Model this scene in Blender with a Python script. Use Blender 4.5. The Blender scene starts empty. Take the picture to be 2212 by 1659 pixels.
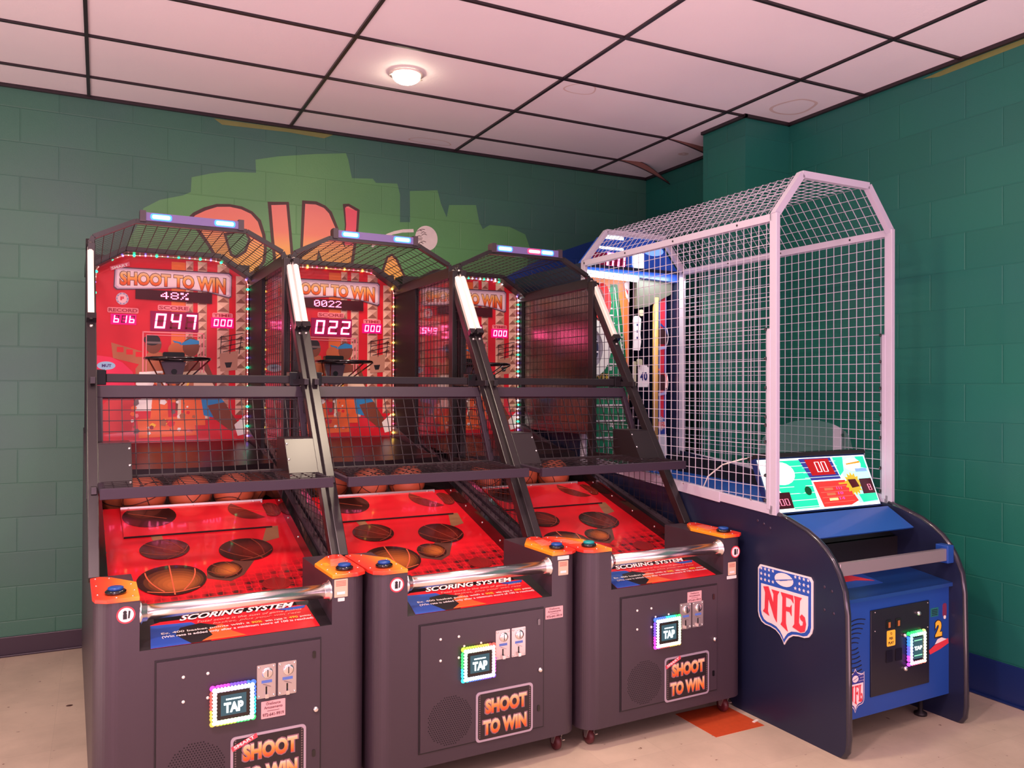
import bpy, math, random
from math import sin, cos, pi, radians
from mathutils import Vector, Matrix
random.seed(4)
C = bpy.context.scene.collection
S = bpy.context.scene

# ------------------------------------------------------------------ camera, world, light, exposure
FPX, YAW, PITCH, ROLL = 1753.0, 0.47009, 0.005401, 0.003868
CAM = Vector((0.0703, -5.6268, 1.5920))
cam = bpy.data.cameras.new('camera'); camo = bpy.data.objects.new('camera', cam); C.objects.link(camo)
cam.sensor_width = 36.0; cam.lens = FPX / 2212 * 36; cam.clip_start = 0.05
f_ = Vector((sin(YAW)*cos(PITCH), cos(YAW)*cos(PITCH), sin(PITCH))); r_ = Vector((cos(YAW), -sin(YAW), 0)); u_ = r_.cross(f_)
rr = cos(ROLL)*r_ + sin(ROLL)*u_; uu = -sin(ROLL)*r_ + cos(ROLL)*u_
m = Matrix.Identity(4)
for i in range(3):
    m[i][0] = rr[i]; m[i][1] = uu[i]; m[i][2] = -f_[i]; m[i][3] = CAM[i]
camo.matrix_world = m
S.camera = camo
S.view_settings.view_transform = 'Standard'; S.view_settings.look = 'None'
S.view_settings.exposure = 0.0; S.view_settings.gamma = 1.0; S.view_settings.use_curve_mapping = False

w = bpy.data.worlds.new('arcade_room_light'); S.world = w; w.use_nodes = True
w.node_tree.nodes['Background'].inputs[0].default_value = (0.86, 0.66, 0.80, 1); w.node_tree.nodes['Background'].inputs[1].default_value = 0.42

def area(name, loc, target, sx, sy, col, power, shape='RECTANGLE'):
    l = bpy.data.lights.new(name, 'AREA'); l.shape = shape; l.size = sx; l.size_y = sy; l.color = col; l.energy = power
    o = bpy.data.objects.new(name, l); C.objects.link(o); o.location = loc
    o.rotation_euler = (Vector(target)-Vector(loc)).to_track_quat('-Z', 'Y').to_euler(); return o
# unseen lighting: overhead lights, and pink panels added as fill for machine glow
area('unseen_overhead_light', (1.5, -2.85, 3.34), (1.5, -2.85, 0), 0.22, 0.22, (1.0, 0.80, 0.60), 34, 'DISK')
area('unseen_overhead_light', (-0.5, -4.4, 3.34), (-0.3, -4.1, 0), 0.3, 0.3, (1.0, 0.68, 0.70), 105, 'DISK')  # added overhead light, brightens the left game's front and the floor
area('unseen_overhead_light', (2.6, -5.0, 3.34), (2.6, -4.6, 0), 0.3, 0.3, (1.0, 0.72, 0.70), 18, 'DISK')
area('unseen_overhead_light', (-1.5, -2.7, 3.34), (-1.5, -2.7, 0), 0.3, 0.3, (1.0, 0.82, 0.58), 22, 'DISK')  # added overhead light, lifts the left floor and wall
area('pink_fill_light', (-1.0, -6.9, 0.9), (0.6, -2.6, 0.4), 2.0, 1.2, (1.0, 0.42, 0.60), 45)  # added pink fill for the cabinet fronts
area('pink_fill_light', (0.3, -6.6, 0.7), (0.4, -6.0, 3.3), 6.0, 2.4, (1.0, 0.62, 0.80), 245)  # added fill panel facing up, brightens the ceiling
area('pink_fill_light', (-2.6, -3.0, 0.6), (-1.6, -2.2, 3.3), 2.2, 3.0, (1.0, 0.70, 0.68), 60)
area('pink_fill_light', (2.9, -4.6, 0.25), (3.6, -2.6, 3.0), 1.2, 0.8, (1.0, 0.55, 0.62), 18)

# ------------------------------------------------------------------ materials
def lin(c):
    return tuple(((x/255)/12.92 if x/255 <= 0.04045 else ((x/255+0.055)/1.055)**2.4) for x in c)
MATS = {}
def mat(name, rgb, rough=0.5, metal=0.0, emit=None, es=1.0, srgb=True, bump=0, bscale=200, spec=0.5, vary=0, vscale=8, alpha=1.0, coat=0):
    if name in MATS: return MATS[name]
    M = bpy.data.materials.new(name); M.use_nodes = True; nt = M.node_tree; b = nt.nodes['Principled BSDF']
    c = lin(rgb) if srgb else rgb
    b.inputs['Base Color'].default_value = (*c, 1); b.inputs['Roughness'].default_value = rough; b.inputs['Metallic'].default_value = metal
    b.inputs['Specular IOR Level'].default_value = spec
    if coat: b.inputs['Coat Weight'].default_value = coat; b.inputs['Coat Roughness'].default_value = 0.05
    if emit is not None:
        b.inputs['Emission Color'].default_value = (*emit, 1); b.inputs['Emission Strength'].default_value = es
    if alpha < 1: b.inputs['Alpha'].default_value = alpha
    tc = None
    if bump or vary:
        tc = nt.nodes.new('ShaderNodeTexCoord')
    if bump:
        n = nt.nodes.new('ShaderNodeTexNoise'); n.inputs['Scale'].default_value = bscale; n.inputs['Detail'].default_value = 3
        nt.links.new(tc.outputs['Object'], n.inputs['Vector'])
        bp = nt.nodes.new('ShaderNodeBump'); bp.inputs['Strength'].default_value = bump; bp.inputs['Distance'].default_value = 0.002
        nt.links.new(n.outputs['Fac'], bp.inputs['Height']); nt.links.new(bp.outputs['Normal'], b.inputs['Normal'])
    if vary:
        n = nt.nodes.new('ShaderNodeTexNoise'); n.inputs['Scale'].default_value = vscale; n.inputs['Detail'].default_value = 5
        nt.links.new(tc.outputs['Object'], n.inputs['Vector'])
        mx = nt.nodes.new('ShaderNodeMix'); mx.data_type = 'RGBA'
        mx.inputs[6].default_value = (*[x*(1-vary) for x in c], 1); mx.inputs[7].default_value = (*[min(1, x*(1+vary)) for x in c], 1)
        nt.links.new(n.outputs['Fac'], mx.inputs[0]); nt.links.new(mx.outputs[2], b.inputs['Base Color'])
    MATS[name] = M; return M

def mat_grad(name, stops, z0, z1, rough=0.4, emit=0.0, axis='Z'):
    """printed colour ramp along the object's own axis"""
    if name in MATS: return MATS[name]
    M = bpy.data.materials.new(name); M.use_nodes = True; nt = M.node_tree; b = nt.nodes['Principled BSDF']
    tc = nt.nodes.new('ShaderNodeTexCoord'); sp = nt.nodes.new('ShaderNodeSeparateXYZ'); mr = nt.nodes.new('ShaderNodeMapRange'); cr = nt.nodes.new('ShaderNodeValToRGB')
    nt.links.new(tc.outputs['Object'], sp.inputs[0]); nt.links.new(sp.outputs[axis], mr.inputs['Value'])
    mr.inputs['From Min'].default_value = z0; mr.inputs['From Max'].default_value = z1
    nt.links.new(mr.outputs[0], cr.inputs[0])
    el = cr.color_ramp.elements
    el[0].position = stops[0][0]; el[0].color = (*lin(stops[0][1]), 1)
    el[1].position = stops[-1][0]; el[1].color = (*lin(stops[-1][1]), 1)
    for p, c in stops[1:-1]:
        e = el.new(p); e.color = (*lin(c), 1)
    nt.links.new(cr.outputs[0], b.inputs['Base Color']); b.inputs['Roughness'].default_value = rough
    if emit: nt.links.new(cr.outputs[0], b.inputs['Emission Color']); b.inputs['Emission Strength'].default_value = emit
    MATS[name] = M; return M

def glow(name, rgb, s): return mat(name, (30, 30, 30), 0.6, emit=rgb, es=s)

BLACKM = mat('black_powder_coat', (62, 50, 59), 0.38, bump=0.15, bscale=900, spec=0.5)
POSTM = mat('black_satin_post', (34, 28, 31), 0.33, spec=0.6)
RAILM = mat('black_rail', (30, 25, 29), 0.45, spec=.4)
DARKM = mat('matte_black_metal', (30, 25, 30), 0.6, spec=.25)
DARK = mat('dark_interior', (26, 22, 26), 0.5)
BLKGLOSS = mat('black_gloss_plastic', (20, 17, 20), 0.15, coat=0.5)
PURPLE = mat('dark_grey_frame_paint', (50, 38, 52), 0.5, spec=.4)
WIRE = mat('black_wire', (34, 24, 30), 0.5)
CHROME = mat('polished_chrome', (240, 234, 232), 0.24, 1.0)
STEEL = mat('brushed_steel', (205, 196, 192), 0.32, 0.85)
WHITEP = mat('white_plastic', (238, 232, 222), 0.35)
WHITEPR = mat('printed_white', (240, 232, 228), 0.35)
BLACKPR = mat('printed_black', (30, 24, 28), 0.35)
REDPR = mat('printed_red', (222, 26, 40), 0.3, coat=0.5)
DREDPR = mat('printed_dark_red', (150, 18, 32), 0.3, coat=0.4)
ORPR = mat('printed_orange', (238, 104, 48), 0.3, coat=0.3)
YELPR = mat('printed_yellow', (248, 196, 60), 0.35)
PINKPR = mat('printed_pink', (236, 130, 140), 0.35)
TANPR = mat('printed_tan', (150, 104, 72), 0.3, coat=0.3)
GREYPR = mat('printed_grey', (120, 100, 100), 0.35)
BLUEPR = mat('printed_blue', (40, 80, 170), 0.35)
SKYPR = mat('printed_sky_blue', (40, 130, 190), 0.35)
SKINPR = mat('printed_brown', (120, 62, 44), 0.35)
SKIN2PR = mat('printed_light_brown', (176, 100, 70), 0.35)
GREENPR = mat('printed_field_green', (20, 120, 70), 0.35)
RUBBER = mat('wheel_rubber', (90, 34, 40), 0.4)
CLEARROPE = mat('pink_rope_sleeve', (235, 150, 140), 0.3, emit=(1, .35, .3), es=0.35)
def clear(name, tint=(1, 1, 1), fac=0.12, ribs=0, rough=0.06, k=.45):
    if name in MATS: return MATS[name]
    M = bpy.data.materials.new(name); M.use_nodes = True; nt = M.node_tree; nt.nodes.clear()
    o = nt.nodes.new('ShaderNodeOutputMaterial'); mx = nt.nodes.new('ShaderNodeMixShader'); t = nt.nodes.new('ShaderNodeBsdfTransparent'); g = nt.nodes.new('ShaderNodeBsdfGlossy')
    t.inputs[0].default_value = (*tint, 1); g.inputs['Roughness'].default_value = rough
    fr = nt.nodes.new('ShaderNodeFresnel'); fr.inputs[0].default_value = 1.45
    ad = nt.nodes.new('ShaderNodeMath'); ad.operation = 'MULTIPLY_ADD'; ad.inputs[1].default_value = k; ad.inputs[2].default_value = fac; ad.use_clamp = True
    nt.links.new(fr.outputs[0], ad.inputs[0]); nt.links.new(ad.outputs[0], mx.inputs[0]); nt.links.new(t.outputs[0], mx.inputs[1]); nt.links.new(g.outputs[0], mx.inputs[2]); nt.links.new(mx.outputs[0], o.inputs[0])
    if ribs:
        tc = nt.nodes.new('ShaderNodeTexCoord'); wv = nt.nodes.new('ShaderNodeTexWave'); wv.bands_direction = 'Y'; wv.inputs['Scale'].default_value = ribs
        bp = nt.nodes.new('ShaderNodeBump'); bp.inputs['Strength'].default_value = 0.25; bp.inputs['Distance'].default_value = 0.002
        nt.links.new(tc.outputs['Object'], wv.inputs['Vector']); nt.links.new(wv.outputs['Fac'], bp.inputs['Height']); nt.links.new(bp.outputs[0], g.inputs['Normal'])
    MATS[name] = M; return M

# ------------------------------------------------------------------ mesh builder
class MB:
    def __init__(s): s.v = []; s.f = []; s.m = []; s.sm = []; s.mats = []
    def mi(s, m):
        if m not in s.mats: s.mats.append(m)
        return s.mats.index(m)
    def add(s, vs, fs, m, smooth=False):
        o = len(s.v); k = s.mi(m); s.v += [tuple(x) for x in vs]
        for f in fs: s.f.append(tuple(i+o for i in f)); s.m.append(k); s.sm.append(smooth)
    def box(s, a, b, m, rot=None, piv=None):
        x0, y0, z0 = a; x1, y1, z1 = b
        vs = [Vector(p) for p in ((x0,y0,z0),(x1,y0,z0),(x1,y1,z0),(x0,y1,z0),(x0,y0,z1),(x1,y0,z1),(x1,y1,z1),(x0,y1,z1))]
        if rot is not None:
            pv = Vector(piv) if piv is not None else sum(vs, Vector())/8
            vs = [rot @ (p-pv)+pv for p in vs]
        s.add(vs, [(0,3,2,1),(4,5,6,7),(0,1,5,4),(1,2,6,5),(2,3,7,6),(3,0,4,7)], m)
    def bar(s, p0, p1, wx, wy, m, up=(0,0,1)):
        """rectangular bar between two points; wx across, wy along 'up'"""
        p0 = Vector(p0); p1 = Vector(p1); d = (p1-p0).normalized(); up = Vector(up)
        a = d.cross(up)
        if a.length < 1e-5: a = d.cross(Vector((0,1,0)))
        a.normalize(); b = a.cross(d)
        vs = []
        for p in (p0, p1):
            for i, j in ((-1,-1),(1,-1),(1,1),(-1,1)): vs.append(p+a*(i*wx/2)+b*(j*wy/2))
        s.add(vs, [(0,3,2,1),(4,5,6,7),(0,1,5,4),(1,2,6,5),(2,3,7,6),(3,0,4,7)], m)
    def tube(s, pts, r, m, n=8, cap=True, smooth=True, closed=False):
        pts = [Vector(p) for p in pts]; rings = []; N = len(pts); vs = []; fs = []; prev = None
        for i, p in enumerate(pts):
            if closed: d = pts[(i+1) % N]-pts[i-1]
            else: d = pts[min(i+1, N-1)]-pts[max(i-1, 0)]
            d.normalize()
            if prev is None:
                a = d.cross(Vector((0,0,1)))
                if a.length < 1e-3: a = d.cross(Vector((1,0,0)))
            else: a = prev-d*prev.dot(d)
            a.normalize(); prev = a; b = d.cross(a)
            rad = r[i] if isinstance(r, (list, tuple)) else r
            for k in range(n):
                t = 2*pi*k/n+pi/n; vs.append(p+a*(cos(t)*rad)+b*(sin(t)*rad))
        for i in range(N if closed else N-1):
            j = (i+1) % N
            for k in range(n):
                l = (k+1) % n; fs.append((i*n+k, i*n+l, j*n+l, j*n+k))
        if cap and not closed: fs += [tuple(range(n))[::-1], tuple((N-1)*n+k for k in range(n))]
        s.add(vs, fs, m, smooth and n > 4)
    def prism(s, pts, o, ax, ay, n, t, m, off=0.0):
        """polygon (2D pts) in frame o + a*ax + b*ay, from off to off+t along n"""
        o = Vector(o); ax = Vector(ax); ay = Vector(ay); n = Vector(n); N = len(pts)
        A = [o+ax*a+ay*b+n*off for a, b in pts]
        if t == 0: s.add(A, [tuple(range(N))], m); return
        B = [p+n*t for p in A]
        s.add(A+B, [tuple(range(N))[::-1], tuple(range(N, 2*N))]+[(i, (i+1) % N, N+(i+1) % N, N+i) for i in range(N)], m)
    def sphere(s, c, r, m, n=16, sc=(1,1,1)):
        c = Vector(c); vs = []; fs = []; h = n//2
        for i in range(h+1):
            t = pi*i/h
            for k in range(n):
                p = 2*pi*k/n; vs.append(c+Vector((sin(t)*cos(p)*r*sc[0], sin(t)*sin(p)*r*sc[1], cos(t)*r*sc[2])))
        for i in range(h):
            for k in range(n):
                l = (k+1) % n; fs.append((i*n+k, (i+1)*n+k, (i+1)*n+l, i*n+l))
        s.add(vs, fs, m, True)
    def disc(s, c, r, n, m, t=0.002, seg=20):
        n = Vector(n).normalized(); a = n.orthogonal().normalized(); b = n.cross(a)
        s.prism([(cos(2*pi*k/seg)*r, sin(2*pi*k/seg)*r) for k in range(seg)], c, a, b, n, t, m)
    def lathe(s, c, axis, prof, m, seg=20):
        """prof: list (r, h)"""
        c = Vector(c); n = Vector(axis).normalized(); a = n.orthogonal().normalized(); b = n.cross(a); vs = []; fs = []
        for r, h in prof:
            for k in range(seg):
                t = 2*pi*k/seg; vs.append(c+n*h+a*(cos(t)*r)+b*(sin(t)*r))
        for i in range(len(prof)-1):
            for k in range(seg):
                l = (k+1) % seg; fs.append((i*seg+k, i*seg+l, (i+1)*seg+l, (i+1)*seg+k))
        fs += [tuple(range(seg))[::-1], tuple((len(prof)-1)*seg+k for k in range(seg))]
        s.add(vs, fs, m, True)
    def build(s, name, parent=None, bevel=0, label=None, kind=None):
        me = bpy.data.meshes.new(name); me.from_pydata(s.v, [], s.f)
        for m in s.mats: me.materials.append(m)
        me.polygons.foreach_set('material_index', s.m); me.polygons.foreach_set('use_smooth', s.sm); me.update()
        o = bpy.data.objects.new(name, me); C.objects.link(o)
        if parent is not None: o.parent = parent
        if bevel:
            b = o.modifiers.new('bevel', 'BEVEL'); b.width = bevel; b.segments = 2; b.limit_method = 'ANGLE'; b.angle_limit = radians(40)
        if label: o['label'] = label
        if kind: o['kind'] = kind
        return o

_tc = {}
def textmesh(s, bold=0.0, shear=0.0, space=1.0):
    k = (s, bold, shear, space)
    if k not in _tc:
        cu = bpy.data.curves.new('t', 'FONT'); cu.body = s; cu.size = 1; cu.offset = bold; cu.shear = shear; cu.space_character = space; cu.resolution_u = 3; cu.fill_mode = 'FRONT'
        o = bpy.data.objects.new('t', cu); me = bpy.data.meshes.new_from_object(o)
        vs = [(v.co.x, v.co.y) for v in me.vertices]; fs = [tuple(p.vertices) for p in me.polygons]
        bpy.data.objects.remove(o); bpy.data.meshes.remove(me)
        x0 = min(v[0] for v in vs); x1 = max(v[0] for v in vs); y0 = min(v[1] for v in vs); y1 = max(v[1] for v in vs)
        _tc[k] = ([((a-x0)/(x1-x0), (b-y0)/(y1-y0)) for a, b in vs], fs, (x1-x0)/(y1-y0))
    return _tc[k]
def text(mb, s, o, ax, ay, n, x0, x1, z0, z1, m, off=0.001, bold=0.02, shear=0.0, curve=None, space=1.0):
    """fit the text into the rectangle x0..x1, z0..z1 of the frame"""
    vs, fs, asp = textmesh(s, bold, shear, space)
    o = Vector(o); ax = Vector(ax); ay = Vector(ay); n = Vector(n); P = []
    for a, b in vs:
        if curve: za, zb = curve(a)
        else: za, zb = z0, z1
        P.append(o+ax*(x0+(x1-x0)*a)+ay*(za+(zb-za)*b)+n*off)
    mb.add(P, fs, m)
SEG = {'0':'abcdef','1':'bc','2':'abged','3':'abgcd','4':'fgbc','5':'afgcd','6':'afgedc','7':'abc','8':'abcdefg','9':'abcdfg','b':'fgedc','l':'bc'}
def sevenseg(mb, s, o, ax, ay, n, x0, x1, z0, z1, m, off=0.002, th=0.16, slant=0.12, moff=None):
    N = len(s); cw = (x1-x0)/N; W = cw*0.72; H = z1-z0; t = th*W*1.5
    for i, ch in enumerate(s):
        if ch == ' ': continue
        bx = x0+cw*i+cw*0.14
        seg = {'a':(0,H-t,W,H),'d':(0,0,W,t),'g':(0.1*W,H/2-t/2,W-.1*W,H/2+t/2),'f':(0,H/2,t,H),'b':(W-t,H/2,W,H),'e':(0,0,t,H/2),'c':(W-t,0,W,H/2)}
        for k, (a0, b0, a1, b1) in seg.items():
            on = k in SEG[ch]
            mm = m if on else moff
            if mm is None: continue
            g = t*0.12
            q = [(a0+g, b0+g), (a1-g, b0+g), (a1-g, b1-g), (a0+g, b1-g)]
            mb.prism([(bx+a+b*slant, z0+b) for a, b in q], o, ax, ay, n, 0.001, mm, off if on else off-0.0012)
DOT = {'4':["...1.","..11.",".1.1.","1..1.","11111","...1.","...1."],'8':[".111.","1...1","1...1",".111.","1...1","1...1",".111."],
 '%':["11..1","11.1.","...1.","..1..",".1...",".1.11","1..11"],'0':[".111.","1...1","1..11","1.1.1","11..1","1...1",".111."],'2':[".111.","1...1","....1","...1.","..1..",".1...","11111"]}
def dots(mb, s, o, ax, ay, n, x0, x1, z0, z1, m):
    N = len(s); cw = (x1-x0)/(N*6-1); ch = (z1-z0)/7
    for i, c in enumerate(s):
        for r, row in enumerate(DOT[c]):
            for k, q in enumerate(row):
                if q == '1':
                    cx = x0+(i*6+k+.5)*cw; cz = z1-(r+.5)*ch
                    mb.prism([(cx+a*cw*.42, cz+b*ch*.42) for a, b in ((-1,-1),(1,-1),(1,1),(-1,1))], o, ax, ay, n, 0.001, m, 0.002)
def root(name, loc, rz, label, cat, group=None):
    o = bpy.data.objects.new(name, None); C.objects.link(o); o.location = loc; o.rotation_euler = (0, 0, rz); o.empty_display_size = 0.1
    o['label'] = label; o['category'] = cat
    if group: o['group'] = group
    return o
def tag(o, label, cat, group=None, kind=None):
    o['label'] = label; o['category'] = cat
    if group: o['group'] = group
    if kind: o['kind'] = kind
    return o
def struct(o): o['kind'] = 'structure'; return o
def rect(x0, z0, x1, z1): return [(x0,z0),(x1,z0),(x1,z1),(x0,z1)]
def ell(cx, cy, rx, ry, n=28): return [(cx+rx*cos(2*pi*k/n), cy+ry*sin(2*pi*k/n)) for k in range(n)]
def rrect(x0, z0, x1, z1, r, n=4):
    P = []
    for cx, cz, a0 in ((x1-r,z0+r,-pi/2),(x1-r,z1-r,0),(x0+r,z1-r,pi/2),(x0+r,z0+r,pi)):
        for k in range(n+1): t = a0+pi/2*k/n; P.append((cx+r*cos(t), cz+r*sin(t)))
    return P

# ------------------------------------------------------------------ the room
H = 3.3726; XR = 4.1993; XL = -4.2; YF = -10.0
def block_wall(name, base, axis, jx, tint, rough=0.42):
    M = bpy.data.materials.new(name); M.use_nodes = True; nt = M.node_tree; b = nt.nodes['Principled BSDF']
    tc = nt.nodes.new('ShaderNodeTexCoord'); sp = nt.nodes.new('ShaderNodeSeparateXYZ'); cb = nt.nodes.new('ShaderNodeCombineXYZ')
    nt.links.new(tc.outputs['Object'], sp.inputs[0]); ad = nt.nodes.new('ShaderNodeMath'); ad.operation = 'ADD'; ad.inputs[1].default_value = jx
    nt.links.new(sp.outputs[axis], ad.inputs[0]); nt.links.new(ad.outputs[0], cb.inputs[0]); nt.links.new(sp.outputs['Z'], cb.inputs[1])
    br = nt.nodes.new('ShaderNodeTexBrick'); br.inputs['Scale'].default_value = 1; br.inputs['Brick Width'].default_value = 0.4064; br.inputs['Row Height'].default_value = 0.2032
    br.inputs['Mortar Size'].default_value = 0.0045; br.inputs['Mortar Smooth'].default_value = 0.6; br.inputs['Bias'].default_value = 0
    br.offset = 0.5; br.offset_frequency = 2
    c = lin(base); t = lin(tint)
    br.inputs['Color1'].default_value = (*c, 1); br.inputs['Color2'].default_value = (*[x*0.88 for x in c], 1); br.inputs['Mortar'].default_value = (*[x*0.9 for x in c], 1)
    nt.links.new(cb.outputs[0], br.inputs['Vector'])
    n1 = nt.nodes.new('ShaderNodeTexNoise'); n1.inputs['Scale'].default_value = 1.3; n1.inputs['Detail'].default_value = 4; nt.links.new(tc.outputs['Object'], n1.inputs['Vector'])
    mx = nt.nodes.new('ShaderNodeMix'); mx.data_type = 'RGBA'; nt.links.new(br.outputs['Color'], mx.inputs[6]); mx.inputs[7].default_value = (*t, 1)
    mr = nt.nodes.new('ShaderNodeMapRange'); mr.inputs['From Min'].default_value = .42; mr.inputs['From Max'].default_value = .7; mr.inputs['To Max'].default_value = .55; nt.links.new(n1.outputs['Fac'], mr.inputs[0]); nt.links.new(mr.outputs[0], mx.inputs[0])
    nt.links.new(mx.outputs[2], b.inputs['Base Color']); b.inputs['Roughness'].default_value = rough
    n2 = nt.nodes.new('ShaderNodeTexNoise'); n2.inputs['Scale'].default_value = 160; n2.inputs['Detail'].default_value = 4; nt.links.new(tc.outputs['Object'], n2.inputs['Vector'])
    sm = nt.nodes.new('ShaderNodeMath'); sm.operation = 'MULTIPLY_ADD'; sm.inputs[1].default_value = -1.0
    ns = nt.nodes.new('ShaderNodeMath'); ns.operation = 'MULTIPLY'; ns.inputs[1].default_value = 0.35; nt.links.new(n2.outputs['Fac'], ns.inputs[0])
    nt.links.new(br.outputs['Fac'], sm.inputs[0]); nt.links.new(ns.outputs[0], sm.inputs[2])
    bp = nt.nodes.new('ShaderNodeBump'); bp.inputs['Strength'].default_value = 0.45; bp.inputs['Distance'].default_value = 0.004
    nt.links.new(sm.outputs[0], bp.inputs['Height']); nt.links.new(bp.outputs[0], b.inputs['Normal'])
    return M
WALLB = block_wall('green_painted_block_back', (58, 110, 90), 'X', 0.36, (66, 98, 98))
WALLR = block_wall('green_painted_block_right', (26, 106, 90), 'Y', 2.65+0.2032, (30, 98, 92))
mb = MB(); mb.box((XL, 0, 0), (XR+.2, .2, H+.15), WALLB); wall_back = struct(mb.build('wall_back'))
mb = MB(); mb.box((XR, YF, 0), (XR+.2, 0, H+.15), WALLR); wall_right = struct(mb.build('wall_right'))
mb = MB(); mb.box((3.813, -1.605, 0), (XR, -1.19, H+.1), WALLR); struct(mb.build('wall_pilaster'))
BASEM = mat('dark_vinyl_base', (52, 40, 52), 0.35); BASEB = mat('blue_vinyl_base', (24, 44, 96), 0.35)
mb = MB(); mb.box((XL, -.012, 0), (XR, 0, .115), BASEM); mb.box((XL, -.03, 0), (XR, 0, .012), BASEM); struct(mb.build('baseboard_back', bevel=.004))
mb = MB(); mb.box((XR-.012, YF, 0), (XR, -1.61, .2), BASEB); mb.box((XR-.03, YF, 0), (XR, -1.61, .012), BASEB); struct(mb.build('baseboard_right', bevel=.004))
# floor
def floor_mat():
    M = bpy.data.materials.new('cream_vinyl_tile'); M.use_nodes = True; nt = M.node_tree; b = nt.nodes['Principled BSDF']
    tc = nt.nodes.new('ShaderNodeTexCoord'); mp = nt.nodes.new('ShaderNodeMapping'); mp.inputs['Location'].default_value = (-2.59, 2.44, 0)
    nt.links.new(tc.outputs['Object'], mp.inputs[0])
    br = nt.nodes.new('ShaderNodeTexBrick'); br.offset = 0; br.inputs['Scale'].default_value = 1; br.inputs['Brick Width'].default_value = .3; br.inputs['Row Height'].default_value = .3
    br.inputs['Mortar Size'].default_value = .0012; br.inputs['Mortar Smooth'].default_value = .3
    a = lin((214, 196, 172)); br.inputs['Color1'].default_value = (*a, 1); br.inputs['Color2'].default_value = (*[x*.93 for x in a], 1); br.inputs['Mortar'].default_value = (*[x*.84 for x in a], 1)
    nt.links.new(mp.outputs[0], br.inputs['Vector'])
    n = nt.nodes.new('ShaderNodeTexNoise'); n.inputs['Scale'].default_value = 2.2; n.inputs['Detail'].default_value = 6; n.inputs['Roughness'].default_value = .62; nt.links.new(tc.outputs['Object'], n.inputs['Vector'])
    mr = nt.nodes.new('ShaderNodeMapRange'); mr.inputs['From Min'].default_value = .35; mr.inputs['From Max'].default_value = .7; mr.inputs['To Min'].default_value = 1.0; mr.inputs['To Max'].default_value = .74; nt.links.new(n.outputs['Fac'], mr.inputs[0])
    mu = nt.nodes.new('ShaderNodeMix'); mu.data_type = 'RGBA'; mu.blend_type = 'MULTIPLY'; mu.inputs[0].default_value = 1
    nt.links.new(br.outputs['Color'], mu.inputs[6]); nt.links.new(mr.outputs[0], mu.inputs[7])
    n2 = nt.nodes.new('ShaderNodeTexNoise'); n2.inputs['Scale'].default_value = 26; n2.inputs['Detail'].default_value = 5; nt.links.new(tc.outputs['Object'], n2.inputs['Vector'])
    m2 = nt.nodes.new('ShaderNodeMapRange'); m2.inputs['From Min'].default_value = .69; m2.inputs['From Max'].default_value = .74; nt.links.new(n2.outputs['Fac'], m2.inputs[0])
    mx = nt.nodes.new('ShaderNodeMix'); mx.data_type = 'RGBA'; mx.inputs[7].default_value = (*lin((110, 74, 56)), 1); nt.links.new(m2.outputs[0], mx.inputs[0]); nt.links.new(mu.outputs[2], mx.inputs[6])
    nt.links.new(mx.outputs[2], b.inputs['Base Color']); b.inputs['Roughness'].default_value = .42
    return M
mb = MB(); mb.box((XL, YF, -.1), (XR+.2, .2, 0), floor_mat()); floor = struct(mb.build('floor'))
mb = MB(); mb.box((2.592, -2.737, 0), (2.886, -2.443, .0012), mat('orange_vinyl_tile', (196, 78, 40), .45, vary=.18, vscale=40)); mb.build('inset_tile', floor, label='orange square floor tile')
# ceiling: tiles (surface), T-bars
def ceil_mat():
    M = bpy.data.materials.new('white_ceiling_tile'); M.use_nodes = True; nt = M.node_tree; b = nt.nodes['Principled BSDF']
    tc = nt.nodes.new('ShaderNodeTexCoord')
    n = nt.nodes.new('ShaderNodeTexNoise'); n.inputs['Scale'].default_value = .9; n.inputs['Detail'].default_value = 3; nt.links.new(tc.outputs['Object'], n.inputs['Vector'])
    cr = nt.nodes.new('ShaderNodeValToRGB'); cr.color_ramp.elements[0].position = .3; cr.color_ramp.elements[0].color = (*lin((234, 230, 232)), 1); cr.color_ramp.elements[1].position = .7; cr.color_ramp.elements[1].color = (*lin((242, 238, 238)), 1)
    nt.links.new(n.outputs['Fac'], cr.inputs[0]); nt.links.new(cr.outputs[0], b.inputs['Base Color']); b.inputs['Roughness'].default_value = .7
    n2 = nt.nodes.new('ShaderNodeTexNoise'); n2.inputs['Scale'].default_value = 70; nt.links.new(tc.outputs['Object'], n2.inputs['Vector'])
    bp = nt.nodes.new('ShaderNodeBump'); bp.inputs['Strength'].default_value = .25; bp.inputs['Distance'].default_value = .002; nt.links.new(n2.outputs['Fac'], bp.inputs['Height']); nt.links.new(bp.outputs[0], b.inputs['Normal'])
    return M
CEILM = ceil_mat()
mb = MB(); mb.box((XL, YF, H+.008), (XR+.2, .2, H+.08), CEILM); ceiling = struct(mb.build('ceiling'))
TBAR = mat('black_ceiling_bar', (36, 24, 30), .4)
PY = [0.2455-0.6157*j for j in range(0, 18)]
mb = MB()
for i in range(-3, 4):
    x = 1.2192*i
    if x < XR: mb.box((x-.009, YF, H-.004), (x+.009, -.002, H+.009), TBAR)
for j in range(1, 17):
    xe = XR if j > 2 else 3.66
    mb.box((XL, PY[j]-.0085, H-.0035), (xe, PY[j]+.0085, H+.009), TBAR)
mb.build('ceiling_grid', ceiling, label='black metal grid between the ceiling tiles')
mb = MB(); mb.box((XL, -.022, H-.012), (XR, 0, H+.009), TBAR); mb.box((XR-.022, -1.19, H-.012), (XR, 0, H+.009), TBAR); mb.box((XR-.022, YF, H-.012), (XR, -1.6, H+.009), TBAR)
mb.box((3.79, -1.627, H-.012), (XR, -1.605, H+.009), TBAR); mb.box((3.791, -1.627, H-.012), (3.813, -1.19, H+.009), TBAR)
mb.build('wall_angle', ceiling)
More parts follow.
